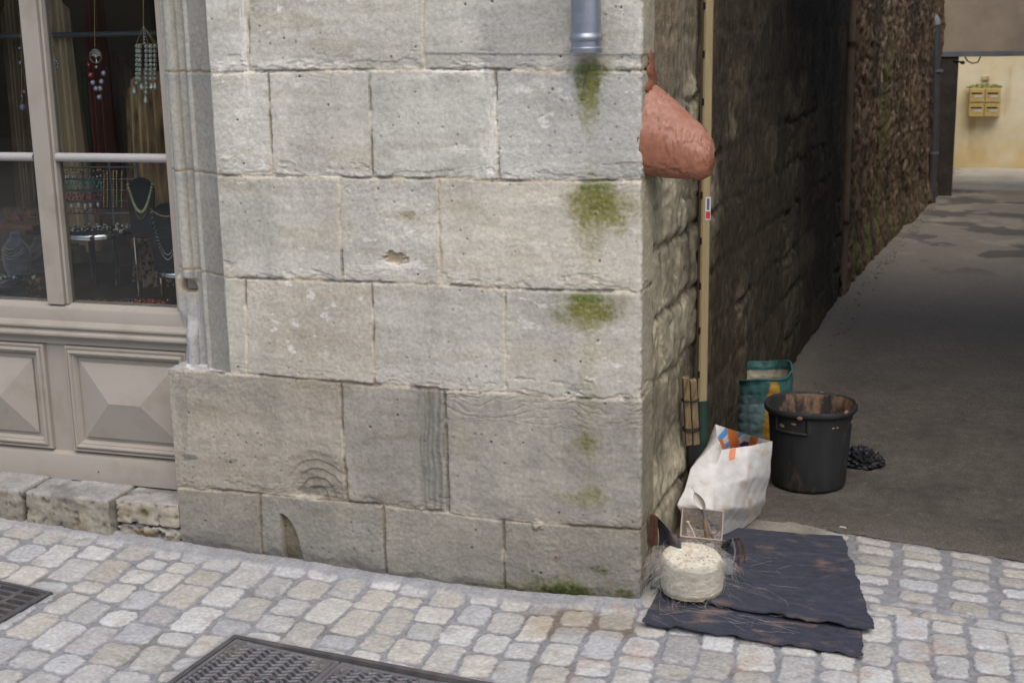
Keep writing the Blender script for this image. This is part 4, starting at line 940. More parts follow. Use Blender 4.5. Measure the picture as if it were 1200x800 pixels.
# ball drop in the left pane
bd = thing('ball_crystal', 'dark round crystal ball on a beaded thread beyond the window mullion', 'ornament', atY(26, 126, YM))
m = MB(); m.tube([atY(20, -160, YM), atY(26, 120, YM)], .0010, 5); m.build('thread', M_STRING, bd)
for a, b_, d_ in ((26.8, 126, .0135), (26, 113, .006), (24, 74, .008), (23, 57, .006), (28.5, 108, .006)): m = MB(); bead(m, a, b_, d_); m.build('bead', M_LILAC, bd, smooth=False)

# display tables with chrome rims
def table(px, py, y, r, label, legs, mt=M_BLACKCARD):
    c_ = atY(px, py, y); t = thing('display_table', label, 'display stand', (c_.x, y, .85), 'round display tables in the window'); z = c_.z
    MB().lathe([(.0001, .0), (r-.006, .0), (r-.006, .012), (.0001, .012)], 48, Matrix.Translation((c_.x, y, z-.006))).build('table_top', mt, t)
    MB().lathe([(r-.006, -.010), (r, -.010), (r+.003, -.004), (r+.003, .010), (r, .014), (r-.006, .014), (r-.006, -.010)], 64, Matrix.Translation((c_.x, y, z-.004))).build('chrome_rim', M_CHROME, t)
    for (dx, dy) in legs: MB().tube([(c_.x+dx, y+dy, z-.008), (c_.x+dx, y+dy, .851)], .0055, 8).build('leg', M_CHROME, t)
    return c_
t1 = table(117, 273, .62, .145, 'round black display table with chrome rim in the middle of the window', [(-.138, -.04), (.13, .05), (-.03, .13)])
t2 = table(212, 319, .47, .085, 'small chrome rimmed display table partly behind the stone jamb', [(-.075, -.03), (.05, -.06), (0, .08)])
t3 = table(-12, 328, .55, .14, 'low chrome rimmed display table under the navy busts', [(.10, -.08), (-.1, -.08), (0, .13)])
def arch(name, px, py, wpx, hpx, y, label, group, lean=.25, neck=None):
    b_ = atY(px, py, y); w = wpx*5.4/FOC/2; h = hpx*5.4/FOC*1.03
    t = thing(name, label, 'necklace stand', b_, group)
    n = 28; out = [(-w*.8, 0)]+[(-w*math.cos(a)*(1.0), (h-w*1.1)+w*1.1*math.sin(a)) for a in np.linspace(0, PI, n)]+[(w*.8, 0)]
    m = MB(); k = len(out); th = .022
    R = Matrix.Translation(b_) @ Matrix.Rotation(.35, 4, 'Z') @ Matrix.Rotation(-lean, 4, 'X')
    V = [R @ Vector((x, -th, z)) for x, z in out]+[R @ Vector((x, 0, z)) for x, z in out]
    m.add(V, [tuple(range(k)), tuple(range(2*k-1, k-1, -1))]+[(i, i+k, (i+1) % k+k, (i+1) % k) for i in range(k)]); m.build('board', M_BLACKCARD, t, angle=30)
    for (mt, sc, drop, rr_) in (neck or []):
        mm = MB(); pts = []
        for a in np.linspace(.02, .98, 34):
            x = -w*sc+2*w*sc*a; z = h*.92-abs(2*a-1)**1.0*0-(1-(2*a-1)**2)*drop*h; pts.append(R @ Vector((x, -th-.005, z)))
        for p in pts: mm.sphere(p, rr_, 6, 4)
        mm.build('necklace', mt, t)
    return t
M_BEADG = mat('green_beads', (.25, .42, .10), (.5, .5, .35), scale=70, rough=.25, spec=.8)
arch('necklace_stand', 168, 278, 32, 70, .62, 'tall black arched necklace stand hung with a green and red bead necklace', 'necklace stands', .2, [(M_BEADG, .95, .5, .006), (M_GOLD, .9, .62, .003)])
arch('necklace_stand', 199, 318, 40, 78, .47, 'black arched necklace stand with gold chains next to the stone jamb', 'necklace stands', .2, [(M_GOLD, .95, .12, .004), (M_SILVER, .95, .75, .0035), (M_SILVER, .88, .68, .003)])
M_NAVY = mat('navy_velvet', (.035, .042, .075), (.025, .03, .055), scale=30, rough=.9, sheen=.4)
# busts in the left pane
def bust(px, py, wpx, hpx, y, label):
    b_ = atY(px, py, y); s = wpx*5.4/FOC/2; h = hpx*5.4/FOC; t = thing('necklace_bust', label, 'necklace stand', b_, 'necklace busts')
    pr = [(.0001, 0), (.75, 0), (.95, .18), (1.0, .42), (.86, .66), (.5, .80), (.34, .88), (.30, 1.0), (.0001, 1.0)]
    m = MB(); m.lathe([(r*s, z*h) for r, z in pr], 28, Matrix.Translation(b_) @ Matrix.Diagonal((1, .62, 1, 1))); m.build('torso', M_NAVY, t, angle=70)
    for i, k in enumerate((.62, .54, .46, .40)):
        mm = MB()
        for a in np.linspace(-1, 1, 30):
            zz = k*h+.22*h*abs(a)**1.6; rr_ = np.interp(zz/h, [q[1] for q in pr[1:-1]], [q[0] for q in pr[1:-1]])*s
            mm.sphere(b_+Vector((rr_*math.sin(a*1.15)*1.03, -.62*rr_*math.cos(a*1.15)*1.06-.003, zz)), .0028, 5, 4)
        mm.build('necklace', M_GOLD if i == 1 else M_SILVER, t)
bust(22, 321, 40, 52, .52, 'large navy velvet bust with rows of fine silver chains below the coral')
bust(46, 318, 26, 42, .66, 'smaller navy bust with silver chains half behind the mullion')
# heart pendants
hp = thing('heart_pendants', 'cluster of gold and silver heart pendants in front of the navy busts', 'jewellery', atY(38, 350, .40))
rr = random.Random(3)
for k, (x, y) in enumerate(((40, 325), (36, 331), (43, 333), (47, 338), (34, 339), (40, 341), (37, 347), (45, 329), (32, 345))):
    c_ = atY(x, y, .42); s = .010*rr.uniform(.8, 1.5); pts = []
    for t_ in np.linspace(0, 2*PI, 25)[:-1]: pts.append((s*math.sin(t_)**3, s*(.81*math.cos(t_)-.31*math.cos(2*t_)-.12*math.cos(3*t_)-.06*math.cos(4*t_))))
    n = len(pts); m = MB(); m.add([(c_.x+a, c_.y-.004, c_.z+b_) for a, b_ in pts]+[(c_.x+a, c_.y+.002, c_.z+b_) for a, b_ in pts], [tuple(range(n)), tuple(range(2*n-1, n-1, -1))]+[(i, i+n, (i+1) % n+n, (i+1) % n) for i in range(n)])
    m.build('heart', M_GOLD if k % 3 else M_SILVER, hp, smooth=False)
m = MB(); m.tube([atY(42, 318, .42), atY(36, 338, .43), atY(38, 357, .43)], .0015, 5); m.tube([atY(30, 358, .43), atY(46, 358, .43)], .003, 6); m.build('chain', M_SILVER, hp)
# coral ornament
m = MB(); rr = random.Random(12)
for k in range(16):
    p = atY(8+rr.uniform(0, 38), 258+rr.uniform(-4, 2), .8); q_ = p+Vector((rr.uniform(-.03, .03), rr.uniform(-.02, .02), rr.uniform(.015, .06))); m.tube([p, (p+q_)/2+Vector((rr.uniform(-.01, .01), 0, .004)), q_], [.008, .006, .003], 7)
m.box(*(list(atY(2, 264, .84))[:1]+[.74, float(atY(2, 264, .8)[2])-.01]), *(list(atY(48, 264, .8))[:1]+[.86, float(atY(2, 264, .8)[2])+.01]))
tag(m.build('coral_ornament', mat('orange_coral', (.17, .06, .03), (.11, .035, .02), scale=30, rough=.6)), 'orange coral branches on a narrow dark shelf above the navy busts', 'ornament')
MB().box(-2.9, .75, float(atY(2, 264, .8)[2])-.03, -2.3, .85, float(atY(2, 264, .8)[2])-.0105).tube([(-2.6, .8, .851), (-2.6, .8, float(atY(2, 264, .8)[2])-.03)], .01, 8).build('coral_shelf', M_BLACKCARD, None)
tag(bpy.data.objects['coral_shelf'], 'narrow dark shelf carrying the orange coral', 'shelf')
# earring rack
er = thing('earring_rack', 'black wire rack of coloured earrings behind the round display table', 'display rack', (float(t1.x), .9, .85))
m = MB()
for py in (196, 210, 223, 236, 250): m.tube([atY(64, py, .9), atY(160, py, .9)], .004, 6)
for px in (64, 96, 128, 160):
    a = atY(px, 190, .9); m.tube([a, (a.x, .9, .851)], .005, 6)
m.build('wire_frame', M_STEEL, er)
rr = random.Random(21)
cols = [mat('silver_bead', (.7, .7, .7), rough=.15, metal=.8), mat('green_bead', (.08, .35, .2), (.05, .3, .35), scale=50, rough=.2, spec=.8), mat('purple_bead', (.16, .12, .45), (.4, .05, .08), scale=40, rough=.2, spec=.8), mat('pearl', (.75, .75, .72), rough=.25), mat('red_bead', (.4, .04, .03), rough=.3), M_GOLD]
for i, py in enumerate((200, 207, 214, 220, 228, 233, 241, 248)):
    mt = cols[(5, 0, 1, 1, 2, 4, 3, 4)[i]]; n = (13, 12, 14, 12, 14, 11, 7, 11)[i]
    m = MB(); m.tube([atY(66, py-3, .893), atY(124, py-3, .893)], .0012, 5); row = m.build('hanging_wire', M_STEEL, er)
    eb = MB(); eb.sphere((0, 0, 0), .005*(1.45 if i == 6 else 1), 6, 4, (1, 1, 1.4)); proto = None
    for k in range(n):
        loc = atY(68+k*(55/n)+rr.uniform(-.8, .8), py+rr.uniform(-1, 1), .885)
        if proto is None: proto = e_ = eb.build('earring', mt, row, smooth=False)
        else: e_ = proto.copy(); C.objects.link(e_); e_.parent = row
        e_.location = loc-world_loc(row); e_.scale = (1, 1, rr.uniform(.8, 1.4))
for px in (122, 126, 133, 137, 143):
    m = MB()
    for k in range(14): m.sphere(atY(px+rr.uniform(-.3, .3), 201+k*3.2, .885), .0045, 6, 4, (.8, .8, 1.5))
    m.build('long_earring', rr.choice([M_SILVER, M_GOLD, cols[3]]), er)
# jewellery lying on the round table and the ledge
def heap(name, label, y, x0, x1, py, n, mts, seed, zj=.012, cat='jewellery', dy=.05):
    t = thing(name, label, cat, atY((x0+x1)/2, py, y)); rr = random.Random(seed); ms = [MB() for _ in mts]
    for k in range(n):
        i = rr.randrange(len(mts)); p = atY(rr.uniform(x0, x1), py, y); p.y += rr.uniform(-dy, dy); p.z += rr.uniform(0, zj); ms[i].sphere(p, rr.uniform(.003, .009), 6, 4)
    for q_, mt in zip(ms, mts): q_.build('loose_beads', mt, t, smooth=False)['kind'] = 'stuff'
heap('bead_bracelets', 'gold and silver bead bracelets heaped on the round display table', .60, 80, 156, 269, 90, [M_GOLD, M_SILVER, M_CRYST], 31, .014, dy=.09)
heap('bead_necklaces', 'red and gold bead necklaces lying along the bottom of the window', .32, 84, 208, 359, 120, [M_GOLD, cols[4], M_SILVER, mat('amber', (.35, .15, .05), rough=.2)], 32, .018, dy=.06)
heap('pearl_earrings', 'silver earrings spread on the low table under the navy busts', .50, -6, 26, 325, 26, [M_SILVER, M_CRYST], 33, .012)
m = MB(); m.tube([atY(100+i*8, 353-3.2*math.sin(i/11*PI)+1.5, .36) for i in range(12)], .004, 7); tag(m.build('gold_collar', M_GOLD), 'thin gold collar lying at the bottom of the window', 'jewellery')

# ================================================================== THINGS AT THE CORNER
# zinc rain pipe
zp0 = atY(687, 62, -.058); zp1 = atY(690, 0, -.058)
zp = thing('rain_pipe', 'grey zinc rain pipe ending above the green algae stain', 'drainpipe', (zp0.x, -.058, zp0.z))
rP = .0455
MB().lathe([(rP, .055), (rP, 1.9)], 40, Matrix.Translation((zp0.x, -.058, zp0.z))).build('pipe', M_ZINC, zp)
MB().lathe([(rP-.003, .10), (rP-.003, .0), (rP+.002, -.001), (rP+.0045, .004), (rP+.0045, .014), (rP+.001, .018), (rP+.001, .034), (rP+.005, .038), (rP+.0065, .044), (rP+.005, .051), (rP+.001, .056), (rP+.0005, .06)], 40, Matrix.Translation((zp0.x, -.058, zp0.z))).build('beaded_end', M_ZINC, zp)
MB().lathe([(rP+.003, .72), (rP+.003, .75)], 40, Matrix.Translation((zp0.x, -.058, zp0.z))).box(zp0.x-.01, -.02, zp0.z+.725, zp0.x+.01, .003, zp0.z+.745).build('pipe_clip', M_ZINC, zp)

# clay nose sculpture
def clay():
    nu, nv = 120, 110
    Y0, Z0 = .118, 1.50
    # outline in the photo: wall side from (757,88) to (757,204), tip at (837,178)
    def along(px, py): q = atY(px, py, Y0); return q.x, q.z
    topc = [along(*q) for q in ((750, 93), (770, 101), (790, 117), (812, 137), (826, 150), (834, 163), (838, 176))]
    botc = [along(*q) for q in ((750, 205), (770, 206), (790, 208), (812, 209), (824, 210), (833, 206), (838, 185))]
    T = np.array(topc); B_ = np.array(botc)
    def smooth_path(Q, s):
        l = np.r_[0, np.cumsum(np.hypot(*np.diff(Q, axis=0).T))]; l /= l[-1]; return np.interp(s, l, Q[:, 0]), np.interp(s, l, Q[:, 1])
    s = 1-(1-np.linspace(0, 1, nu))**1.6
    tx, tz = smooth_path(T, s); bx, bz = smooth_path(B_, s)
    k = np.ones(5)/5
    for a in (tx, tz, bx, bz): a[2:-2] = np.convolve(a, k, 'valid')
    wid = np.interp(s, [0, .25, .5, .75, .9, 1], [.118, .108, .093, .072, .050, .012])
    th = np.linspace(0, 2*PI, nv)
    S, TH = np.meshgrid(s, th, indexing='ij')
    mx_, mz_ = (tx+bx)/2, (tz+bz)/2; hx_, hz_ = (tx-bx)/2, (tz-bz)/2
    c, n_ = np.cos(TH), np.sin(TH)
    cv = np.sign(c)*np.abs(c)**np.where(c < 0, .62, .95); sv = np.sign(n_)*np.abs(n_)**np.where(c < 0, .62, .95)
    # pear shaped section, flatter underneath
    wmul = np.where(c < 0, 1.0, 1.0-.18*c)
    X = mx_[:, None]+hx_[:, None]*cv; Zz = mz_[:, None]+hz_[:, None]*cv; Yy = Y0+wid[:, None]*sv*wmul
    P = np.stack([X, Yy, Zz], -1); ctr = np.stack([mx_, 0*mx_+Y0, mz_], -1)[:, None, :]; nr = P-ctr; nr /= np.maximum(np.linalg.norm(nr, axis=-1, keepdims=True), 1e-6)
    a, b = S*3.0, TH
    y_, z_ = Yy*1.0, Zz
    h = .0030*fbm(X*10, Yy*16+Zz*9, 801, 4)
    cr = perlin(X*16+Zz*10, Zz*60-X*34+.8*fbm(X*20, Zz*20, 802, 3), 803); h += -.0010*np.exp(-(cr/.12)**2)*sst(-.2, .3, fbm(X*9, Zz*9+Yy*9, 804, 3))
    c2 = perlin(S*3.2+.5*fbm(S*5, TH*2, 812, 3), TH*3.4+1.1*fbm(S*3+4, TH*1.5, 813, 3), 814); c2m = sst(-.3, .3, perlin(S*3, TH*1.3, 815)); h += (-.0060*np.exp(-(c2/.06)**2)+.0028*np.exp(-((c2-.16)/.08)**2))*c2m; h += .0007*fbm(X*80, Zz*80+Yy*50, 805, 3)
    f1, f2, cid = worley(X*38+Yy*10, Zz*38+Yy*12, 806); pk = (1-sst(.04, .15, f1))*(cid > .90); h += -.004*pk
    rim = sst(.16, .0, S); h += .006*rim*fbm(TH*4, S*30, 807, 3)
    tip = sst(.80, .95, S); h += -.003*tip*np.clip(fbm(X*70, Zz*70+Yy*60, 808, 3), -.2, 1)
    P = P+nr*h[..., None]
    CR = np.exp(-(cr/.10)**2)
    toplight = np.clip((z_-np.interp(X, [0, .2], [1.57, 1.49]))/.03, -1, 1)
    col = np.array([.245, .100, .056])*np.ones(P.shape); col = mixc(col, np.array([.31, .15, .105]), sst(-.4, .6, toplight+.5*fbm(X*20, Zz*20, 809, 3))*.9)  # paler top, darker underside: shading partly painted into the clay colour
    col = mixc(col, np.array([.27, .10, .055]), sst(.0, .5, fbm(X*14+3, Zz*30+Yy*10, 810, 4)-.1)*.6)
    col *= (1+.10*fbm(X*50, Zz*50+Yy*50, 811, 3))[..., None]
    col = mixc(col, np.array([.12, .04, .028]), np.clip(pk, 0, 1)*.75)
    return P, col
M_CLAY = mat('terracotta_clay', (.4, .4, .4), attr=True, scale=60, bump=.0005, bscale=160, rough=.48, rough2=.7, spec=.45)
cs = thing('clay_sculpture', 'salmon pink clay nose modelled on the corner of the stone wall', 'sculpture', (0, .118, 1.5))
P, col = clay(); o = np_grid('modelled_nose', P, M_CLAY, col, None, cs, loc=(0, .118, 1.5))
tipc = P[-1].mean(0)
# clay smeared up the wall above the nose, and the rough flange where it meets the stone
m = MB(); apx = at(763, 64, 0, .006); 
ks = MB(); nu, nv = 26, 14; PP = np.zeros((nu, nv, 3))
for i in range(nu):
    u = i/(nu-1)
    for j in range(nv):
        v = j/(nv-1); wd_ = .085*(1-u)**1.05+.002; yc_ = .135-.02*u; y = yc_+(v-.5)*2*wd_*(1+.25*math.sin(u*17+v*3))
        PP[i, j] = (-.002+.020*math.sin(v*PI)**.6*(1-u)**.5+.003*math.sin(i*1.7+j*2.1), y, 1.70+u*(float(apx[2])-1.70+.02))
pc_ = np.array([.21, .085, .05])*np.ones(PP.shape); np_grid('clay_smear', PP, M_CLAY, pc_, None, cs, loc=(0, .118, 1.5))
# long batten leaning on the wall, in a green socket
XP = .055; pa, pb_ = Vector(at(822, 470, 0, XP)), Vector(at(829.5, -2, 0, XP)); dirp = (pb_-pa).normalized(); foot = pa-dirp*((pa.z-.02)/dirp.z)
br = thing('broom', 'long pale wooden handled broom with dark green socket leaning on the alley wall', 'broom', foot)
def batten(mb_, p0, p1, wx, wy, c=.003):
    d = (p1-p0); L_ = d.length; zq = d.to_track_quat('Z', 'Y'); M = Matrix.Translation(p0) @ zq.to_matrix().to_4x4() @ Matrix.Rotation(.55-zq.to_euler().z, 4, 'Z'); mb_.box(-wx/2, -wy/2, 0, wx/2, wy/2, L_, c, M); return M
top_p = pb_+dirp*.25
M_POLE = mat('pale_pole', (.29, .235, .13), (.24, .19, .10), scale=10, stretch=(6, 6, .6), rough=.6, bump=.0006, bscale=60)
m = MB(); BM_ = batten(m, pa-dirp*.04, top_p, .036, .036, .006); m.build('handle', M_POLE, br, smooth=False)
for k in range(9):
    p = BM_ @ Vector((-.018, -.0135, .15+k*.17)); mm = MB(); mm.box(-.003, -.006, -.012, .002, .003, .012, 0, Matrix.Translation(p) @ BM_.to_3x3().to_4x4()); mm.build('notch', M_HOLE, br, smooth=False)
sp = (pa+dirp*((float(at(825, 242, 0, XP)[2])-pa.z)/dirp.z))
mm = MB(); R3 = BM_.to_3x3().to_4x4(); lz_ = (BM_.inverted() @ sp).z
mm.box(-.004, -.0195, lz_-.05, .0165, -.0182, lz_+.035, 0, BM_); mm.build('sticker', mat('white_sticker', (.6, .6, .58), rough=.5), br, smooth=False)
mm = MB(); mm.box(-.002, -.0205, lz_-.045, .0145, -.0196, lz_-.018, 0, BM_); mm.build('red_mark', mat('red_print', (.45, .04, .05), rough=.5), br, smooth=False)
mm = MB(); mm.box(.001, -.0205, lz_-.012, .0115, -.0196, lz_+.030, 0, BM_); mm.build('blue_mark', mat('blue_print', (.10, .13, .22), rough=.5), br, smooth=False)
m = MB(); m.tube([foot+dirp*.06, pa-dirp*.12, pa-dirp*.02, pa+dirp*.005], [.030, .026, .0265, .0268], 16); m.build('socket', mat('green_plastic', (.022, .05, .035), (.015, .035, .026), rough=.5), br)
m = MB(); m.box(-.13, -.03, .07, .13, .03, .115, .008, Matrix.Translation((foot.x+.03, foot.y+.0, 0)) @ Matrix.Rotation(1.2, 4, 'Z')); m.build('brush_head', mat('dark_green_wood', (.012, .02, .016), rough=.7), br, smooth=False)
m = MB(); rr = random.Random(2); R_ = Matrix.Translation((foot.x+.03, foot.y, 0)) @ Matrix.Rotation(1.2, 4, 'Z')
for k in range(160):
    p = R_ @ Vector((rr.uniform(-.125, .125), rr.uniform(-.026, .026), .072)); q_ = p+Vector((rr.uniform(-.012, .012), rr.uniform(-.012, .012), -.07)); m.tube([p, q_], .0018, 4, cap=False)
m.build('bristles', mat('dark_bristle', (.02, .018, .016), rough=.8), br)
# bound wooden slats
XS = .05; s0, s1_ = Vector(at(811, 515, 0, XS)), Vector(at(807.5, 441, 0, XS)); d_ = (s1_-s0).normalized(); f0 = s0-d_*((s0.z-.012)/d_.z)
st_ = thing('bound_slats', 'pair of short weathered wooden slats tied with dark cord beside the broom', 'wood', f0)
M_SLAT = mat('weathered_slat', (.27, .20, .11), (.15, .11, .06), scale=14, stretch=(5, 5, .5), rough=.85, bump=.002, bscale=50, c=(.07, .05, .03), cscale=7, clo=.52, chi=.7)
side = Vector((.55, -.8, 0)).normalized()
for k, off in enumerate((-.0135, .0140)):
    m = MB(); batten(m, s0-d_*.02+side.cross(d_).normalized()*0+Vector((off*.9, off*.5, 0)), s1_+Vector((off*.9, off*.5, -.012*k)), .024, .018, .002); m.build('slat', M_SLAT, st_, smooth=False)
m = MB(); batten(m, f0+Vector((0, .006, 0)), s0+d_*.02+Vector((0, .006, 0)), .046, .024, .004); m.build('dark_stake', mat('black_wood', (.018, .018, .02), rough=.7), st_, smooth=False)
for k in (0, .010, .13):
    c_ = s0+d_*(.045+k); m = MB(); e1 = Vector((.9, .5, 0)).normalized(); e2 = e1.cross(d_).normalized(); m.tube([c_+e1*(.032*math.cos(t_))+e2*(.017*math.sin(t_)) for t_ in np.linspace(0, 2*PI, 21)], .0028, 6, cap=False); m.build('cord', MATS['black_rubber'], st_)

# black builder's bucket
bc = Vector((.41, 1.41, .002)); bk = thing('bucket', 'black plastic builders bucket crusted with dried clay on the tarmac', 'bucket', bc)
M_BUCK = mat('black_bucket', (.016, .018, .020), (.024, .025, .026), scale=14, rough=.5, rough2=.8, c=(.13, .09, .06), cscale=9, clo=.57, chi=.78, stretch=(1.6, 1.6, .5), bump=.0012, bscale=40)
def wob(r, z, q): return r*(1+.012*math.sin(2*q+.4)*(z/.35)), z+.003*math.sin(3*q)*(z/.35)
prof = [(.0001, 0), (.140, 0), (.150, .006), (.153, .016), (.158, .10), (.170, .27), (.174, .325), (.186, .327), (.190, .332), (.191, .345), (.187, .352), (.180, .352), (.1745, .345)]
MB().lathe(prof, 72, Matrix.Translation(bc), wob).build('shell', M_BUCK, bk, angle=50)
M_BUCKI = mat('clay_lined', (.02, .021, .022), (.03, .028, .026), scale=10, rough=.7, c=(.24, .145, .085), cscale=8, clo=.5, chi=.62, stretch=(1, 1, .5), bump=.003, bscale=40)
MB().lathe([(.1745, .345), (.169, .32), (.154, .10), (.148, .014), (.0001, .014)], 72, Matrix.Translation(bc), wob).build('inner_wall', M_BUCKI, bk, angle=50)
m = MB(); mm = MB()
for a in np.linspace(0, 2*PI, 72, endpoint=False): 
    if int(a*1000) % 1 == 5: m.tube([bc+Vector((.1575*math.cos(a), .1575*math.sin(a), .06)), bc+Vector((.1722*math.cos(a), .1722*math.sin(a), .29))], .0016, 5)
# grip pocket moulded under the rim, and dried clay splashes
ga = -1.95; m = MB(); ug = Vector((-math.sin(ga), math.cos(ga), 0)); og = Vector((math.cos(ga), math.sin(ga), 0))
P_ = np.zeros((12, 5, 3))
pts = []
for a in np.linspace(ga-.42, ga+.42, 14): pts.append(bc+Vector((.172*math.cos(a), .172*math.sin(a), .262+.0*a)))
m.tube(pts, .006, 8); 
for a in (ga-.42, ga+.42): m.tube([bc+Vector((.172*math.cos(a), .172*math.sin(a), .262)), bc+Vector((.176*math.cos(a), .176*math.sin(a), .325))], .006, 8)
m.build('grip', M_BUCK, bk)
rr = random.Random(8)
M_DCLAY = mat('dried_clay', (.30, .19, .12), (.20, .12, .07), scale=50, rough=.95, bump=.002, bscale=100)
m = MB()
for k in range(34):
    a = rr.uniform(0, 2*PI); z = rr.choice([.348, .350, .335, .30, .285, rr.uniform(.1, .3)]); r = np.interp(z, [0, .1, .27, .325, .33, .36], [.153, .158, .170, .174, .189, .187]); s = rr.uniform(.004, .016)
    M_ = Matrix.Translation(bc+Vector((r*math.cos(a), r*math.sin(a), z))) @ Matrix.Rotation(a, 4, 'Z') @ Matrix.Diagonal((.18, 1.2, rr.uniform(.4, 1.1), 1)); m.lathe([(.0001, -s), (s*.8, -s*.6), (s, 0), (s*.7, s*.7), (.0001, s)], 9, M_)
m.build('clay_crust', M_DCLAY, bk)

# teal bag behind the bucket
tbc = np.array([.150, 1.90, .003]); nu, nv = 110, 70
TH, V = np.meshgrid(np.linspace(0, 2*PI, nu), np.linspace(0, 1, nv), indexing='ij')
rx = .130*(1-.06*(1-V))*(.55+.45*sst(-.02, .06, V))*(1-.06*sst(.8, 1, V)); ry = .150*(1-.06*(1-V))*(.55+.45*sst(-.02, .06, V))
n1 = fbm(np.cos(TH)*2.2, V*4+np.sin(TH)*2.2, 821, 4); puff = .0035*np.abs(np.sin(V*7.5*PI))**.6*np.abs(np.sin(TH*5+.6))**.3
R1 = 1+.07*n1; hT = .352+.018*np.sin(TH+.7)+.01*np.sin(3*TH)
X = tbc[0]+(rx*R1+puff)*np.cos(TH); Y = tbc[1]+(ry*R1+puff)*np.sin(TH); Z = tbc[2]+V*hT
teal = np.array([.032, .098, .096]); lteal = np.array([.085, .145, .15]); yel = np.array([.29, .165, .02])
tc_ = np.ones(X.shape+(3,))*teal
dg = TH*.16+V*.55; tc_ = mixc(tc_, lteal, sst(.0, .02, (.86-V)-.25*np.abs(TH-4.2)-.0)*1.0)
yb = np.exp(-((TH-5.05-.0*V)/.42)**8)*(V > .0)*(V < .98-.5*(np.abs(TH-5.25)/.34)**3); tc_ = mixc(tc_, yel, sst(.3, .6, yb))
yb2 = np.exp(-((TH-1.9)/.25)**6)*(V > .9); tc_ = mixc(tc_, yel, yb2)
tb = thing('teal_bag', 'upright teal and yellow quilted shopping bag behind the black bucket', 'bag', tuple(tbc))
M_BAGC = mat('printed_fabric', (.4, .4, .4), attr=True, scale=30, bump=.001, bscale=240, rough=.55, spec=.4)
np_grid('outer_shell', np.stack([X, Y, Z], -1), M_BAGC, tc_, None, tb, loc=tuple(tbc))
cin = np.ones(X.shape+(3,))*np.array([.30, .28, .21]); cin = mixc(cin, teal, sst(.88, .9, V))
np_grid('lining', np.stack([tbc[0]+(X-tbc[0])*.96, tbc[1]+(Y-tbc[1])*.96, Z-.0+.002], -1), M_BAGC, cin, None, tb, flip=True, loc=tuple(tbc))
m = MB(); bx_ = np.stack([X[:, -1], Y[:, -1], Z[:, -1]], -1); m.tube([tuple(p) for p in bx_], .0055, 7, cap=False); m.build('piping', mat('teal_piping', teal, rough=.6), tb)

# white woven bag
wb0 = np.array([.14, .87, .003])
def loop(pts, n):
    pts = np.array(pts+[pts[0]], float); l = np.r_[0, np.cumsum(np.linalg.norm(np.diff(pts, axis=0), axis=1))]; s = np.linspace(0, l[-1], n); return np.stack([np.interp(s, l, pts[:, k]) for k in range(3)], -1)
wp = lambda px, py, y: list(atY(px, py, y))
N_ = 180
ringT = loop([wp(905, 517, .80), wp(872, 508, .84), wp(838, 497, .86), wp(838, 512, .76), wp(846, 527, .68), wp(876, 523, .73)], N_)
ringM = loop([wp(902, 552, .82), wp(868, 540, .92), wp(822, 532, .80), wp(810, 548, .60), wp(840, 572, .60), wp(876, 562, .67)], N_)
ringL = loop([wp(897, 585, .86), wp(866, 580, .95), wp(812, 575, .72), wp(792, 592, .49), wp(836, 597, .54), wp(876, 594, .70)], N_)
g0 = lambda px, py: list(atZ(px, py, .006))
ringB = loop([g0(890, 604), [.20, 1.0, .006], [.06, .76, .006], [.045, .60, .006], [.12, .58, .006], g0(872, 620)], N_)
ringC = ringB*.0+ringB.mean(0); ringC[:, 2] = .005
vv = np.linspace(0, 1, 90); keys = [0, .3, .68, .93, 1.0]; RR = [ringT, ringM, ringL, ringB, ringB*.35+ringC*.65]
P = np.zeros((N_, 90, 3))
for j, v in enumerate(vv):
    k = max(i for i in range(4) if v >= keys[i]-1e-9); t_ = (v-keys[k])/(keys[k+1]-keys[k]); P[:, j] = RR[k]*(1-t_)+RR[k+1]*t_
for _ in range(3): P[:, 1:-1] = (P[:, :-2]+2*P[:, 1:-1]+P[:, 2:])/4
for _ in range(1): Pp = np.concatenate([P[-3:-1], P, P[1:3]]); P = (Pp[1:-3]+2*Pp[2:-2]+Pp[3:-1])/4
ctr = P.mean(0, keepdims=True); nr = P-ctr; nr[..., 2] = 0; nr /= np.maximum(np.linalg.norm(nr, axis=-1, keepdims=True), 1e-5)
X, Y, Z = P[..., 0], P[..., 1], P[..., 2]; VV = np.repeat(vv[None], N_, 0); amp = np.clip(VV*1.4+.25, 0, 1)*sst(1.02, .9, VV)
f1, f2, cid = worley(X*8+Y*5, Z*9+Y*4, 831); fac = (f1*.022)
TH9 = np.repeat(np.linspace(0, 2*PI, N_)[:, None], 90, 1); cr1 = np.abs(perlin(X*13+Z*9, Z*15-X*5+Y*9, 832)); cr2 = np.abs(perlin(X*30-Z*12, Z*30+Y*20, 833))
fold = 0
for k_, (a1, a2, a3, fq_, am_) in enumerate(((.8, .3, .5, 4.2, .012), (-.5, .7, .5, 5.5, .009), (.9, .6, -.2, 9., .005), (.6, -.5, .6, 21., .0016))):
    tq = (X*a1+Z*a2+Y*a3)*fq_+.16*perlin(X*4+k_, Z*4+Y*3, 840+k_)+.37*k_; fold = fold+am_*(np.abs(tq-np.floor(tq)-.5)*2-.5)
h = amp*fold*1.25; P = P+nr*h[..., None]
bot = P[..., 2] < .004; P[..., 2] = np.where(bot, .004, P[..., 2])
wc = np.ones(P.shape)*np.array([.47, .467, .457]); wc = mixc(wc, np.array([.42, .36, .27]), sst(.15, .5, fbm(X*9, Z*9+Y*6, 834, 5))*sst(.3, .9, VV)*.6)
wc = mixc(wc, np.array([.40, .30, .2]), sst(.32, .5, fbm(X*14, Z*14+Y*9, 835, 4))*.5)
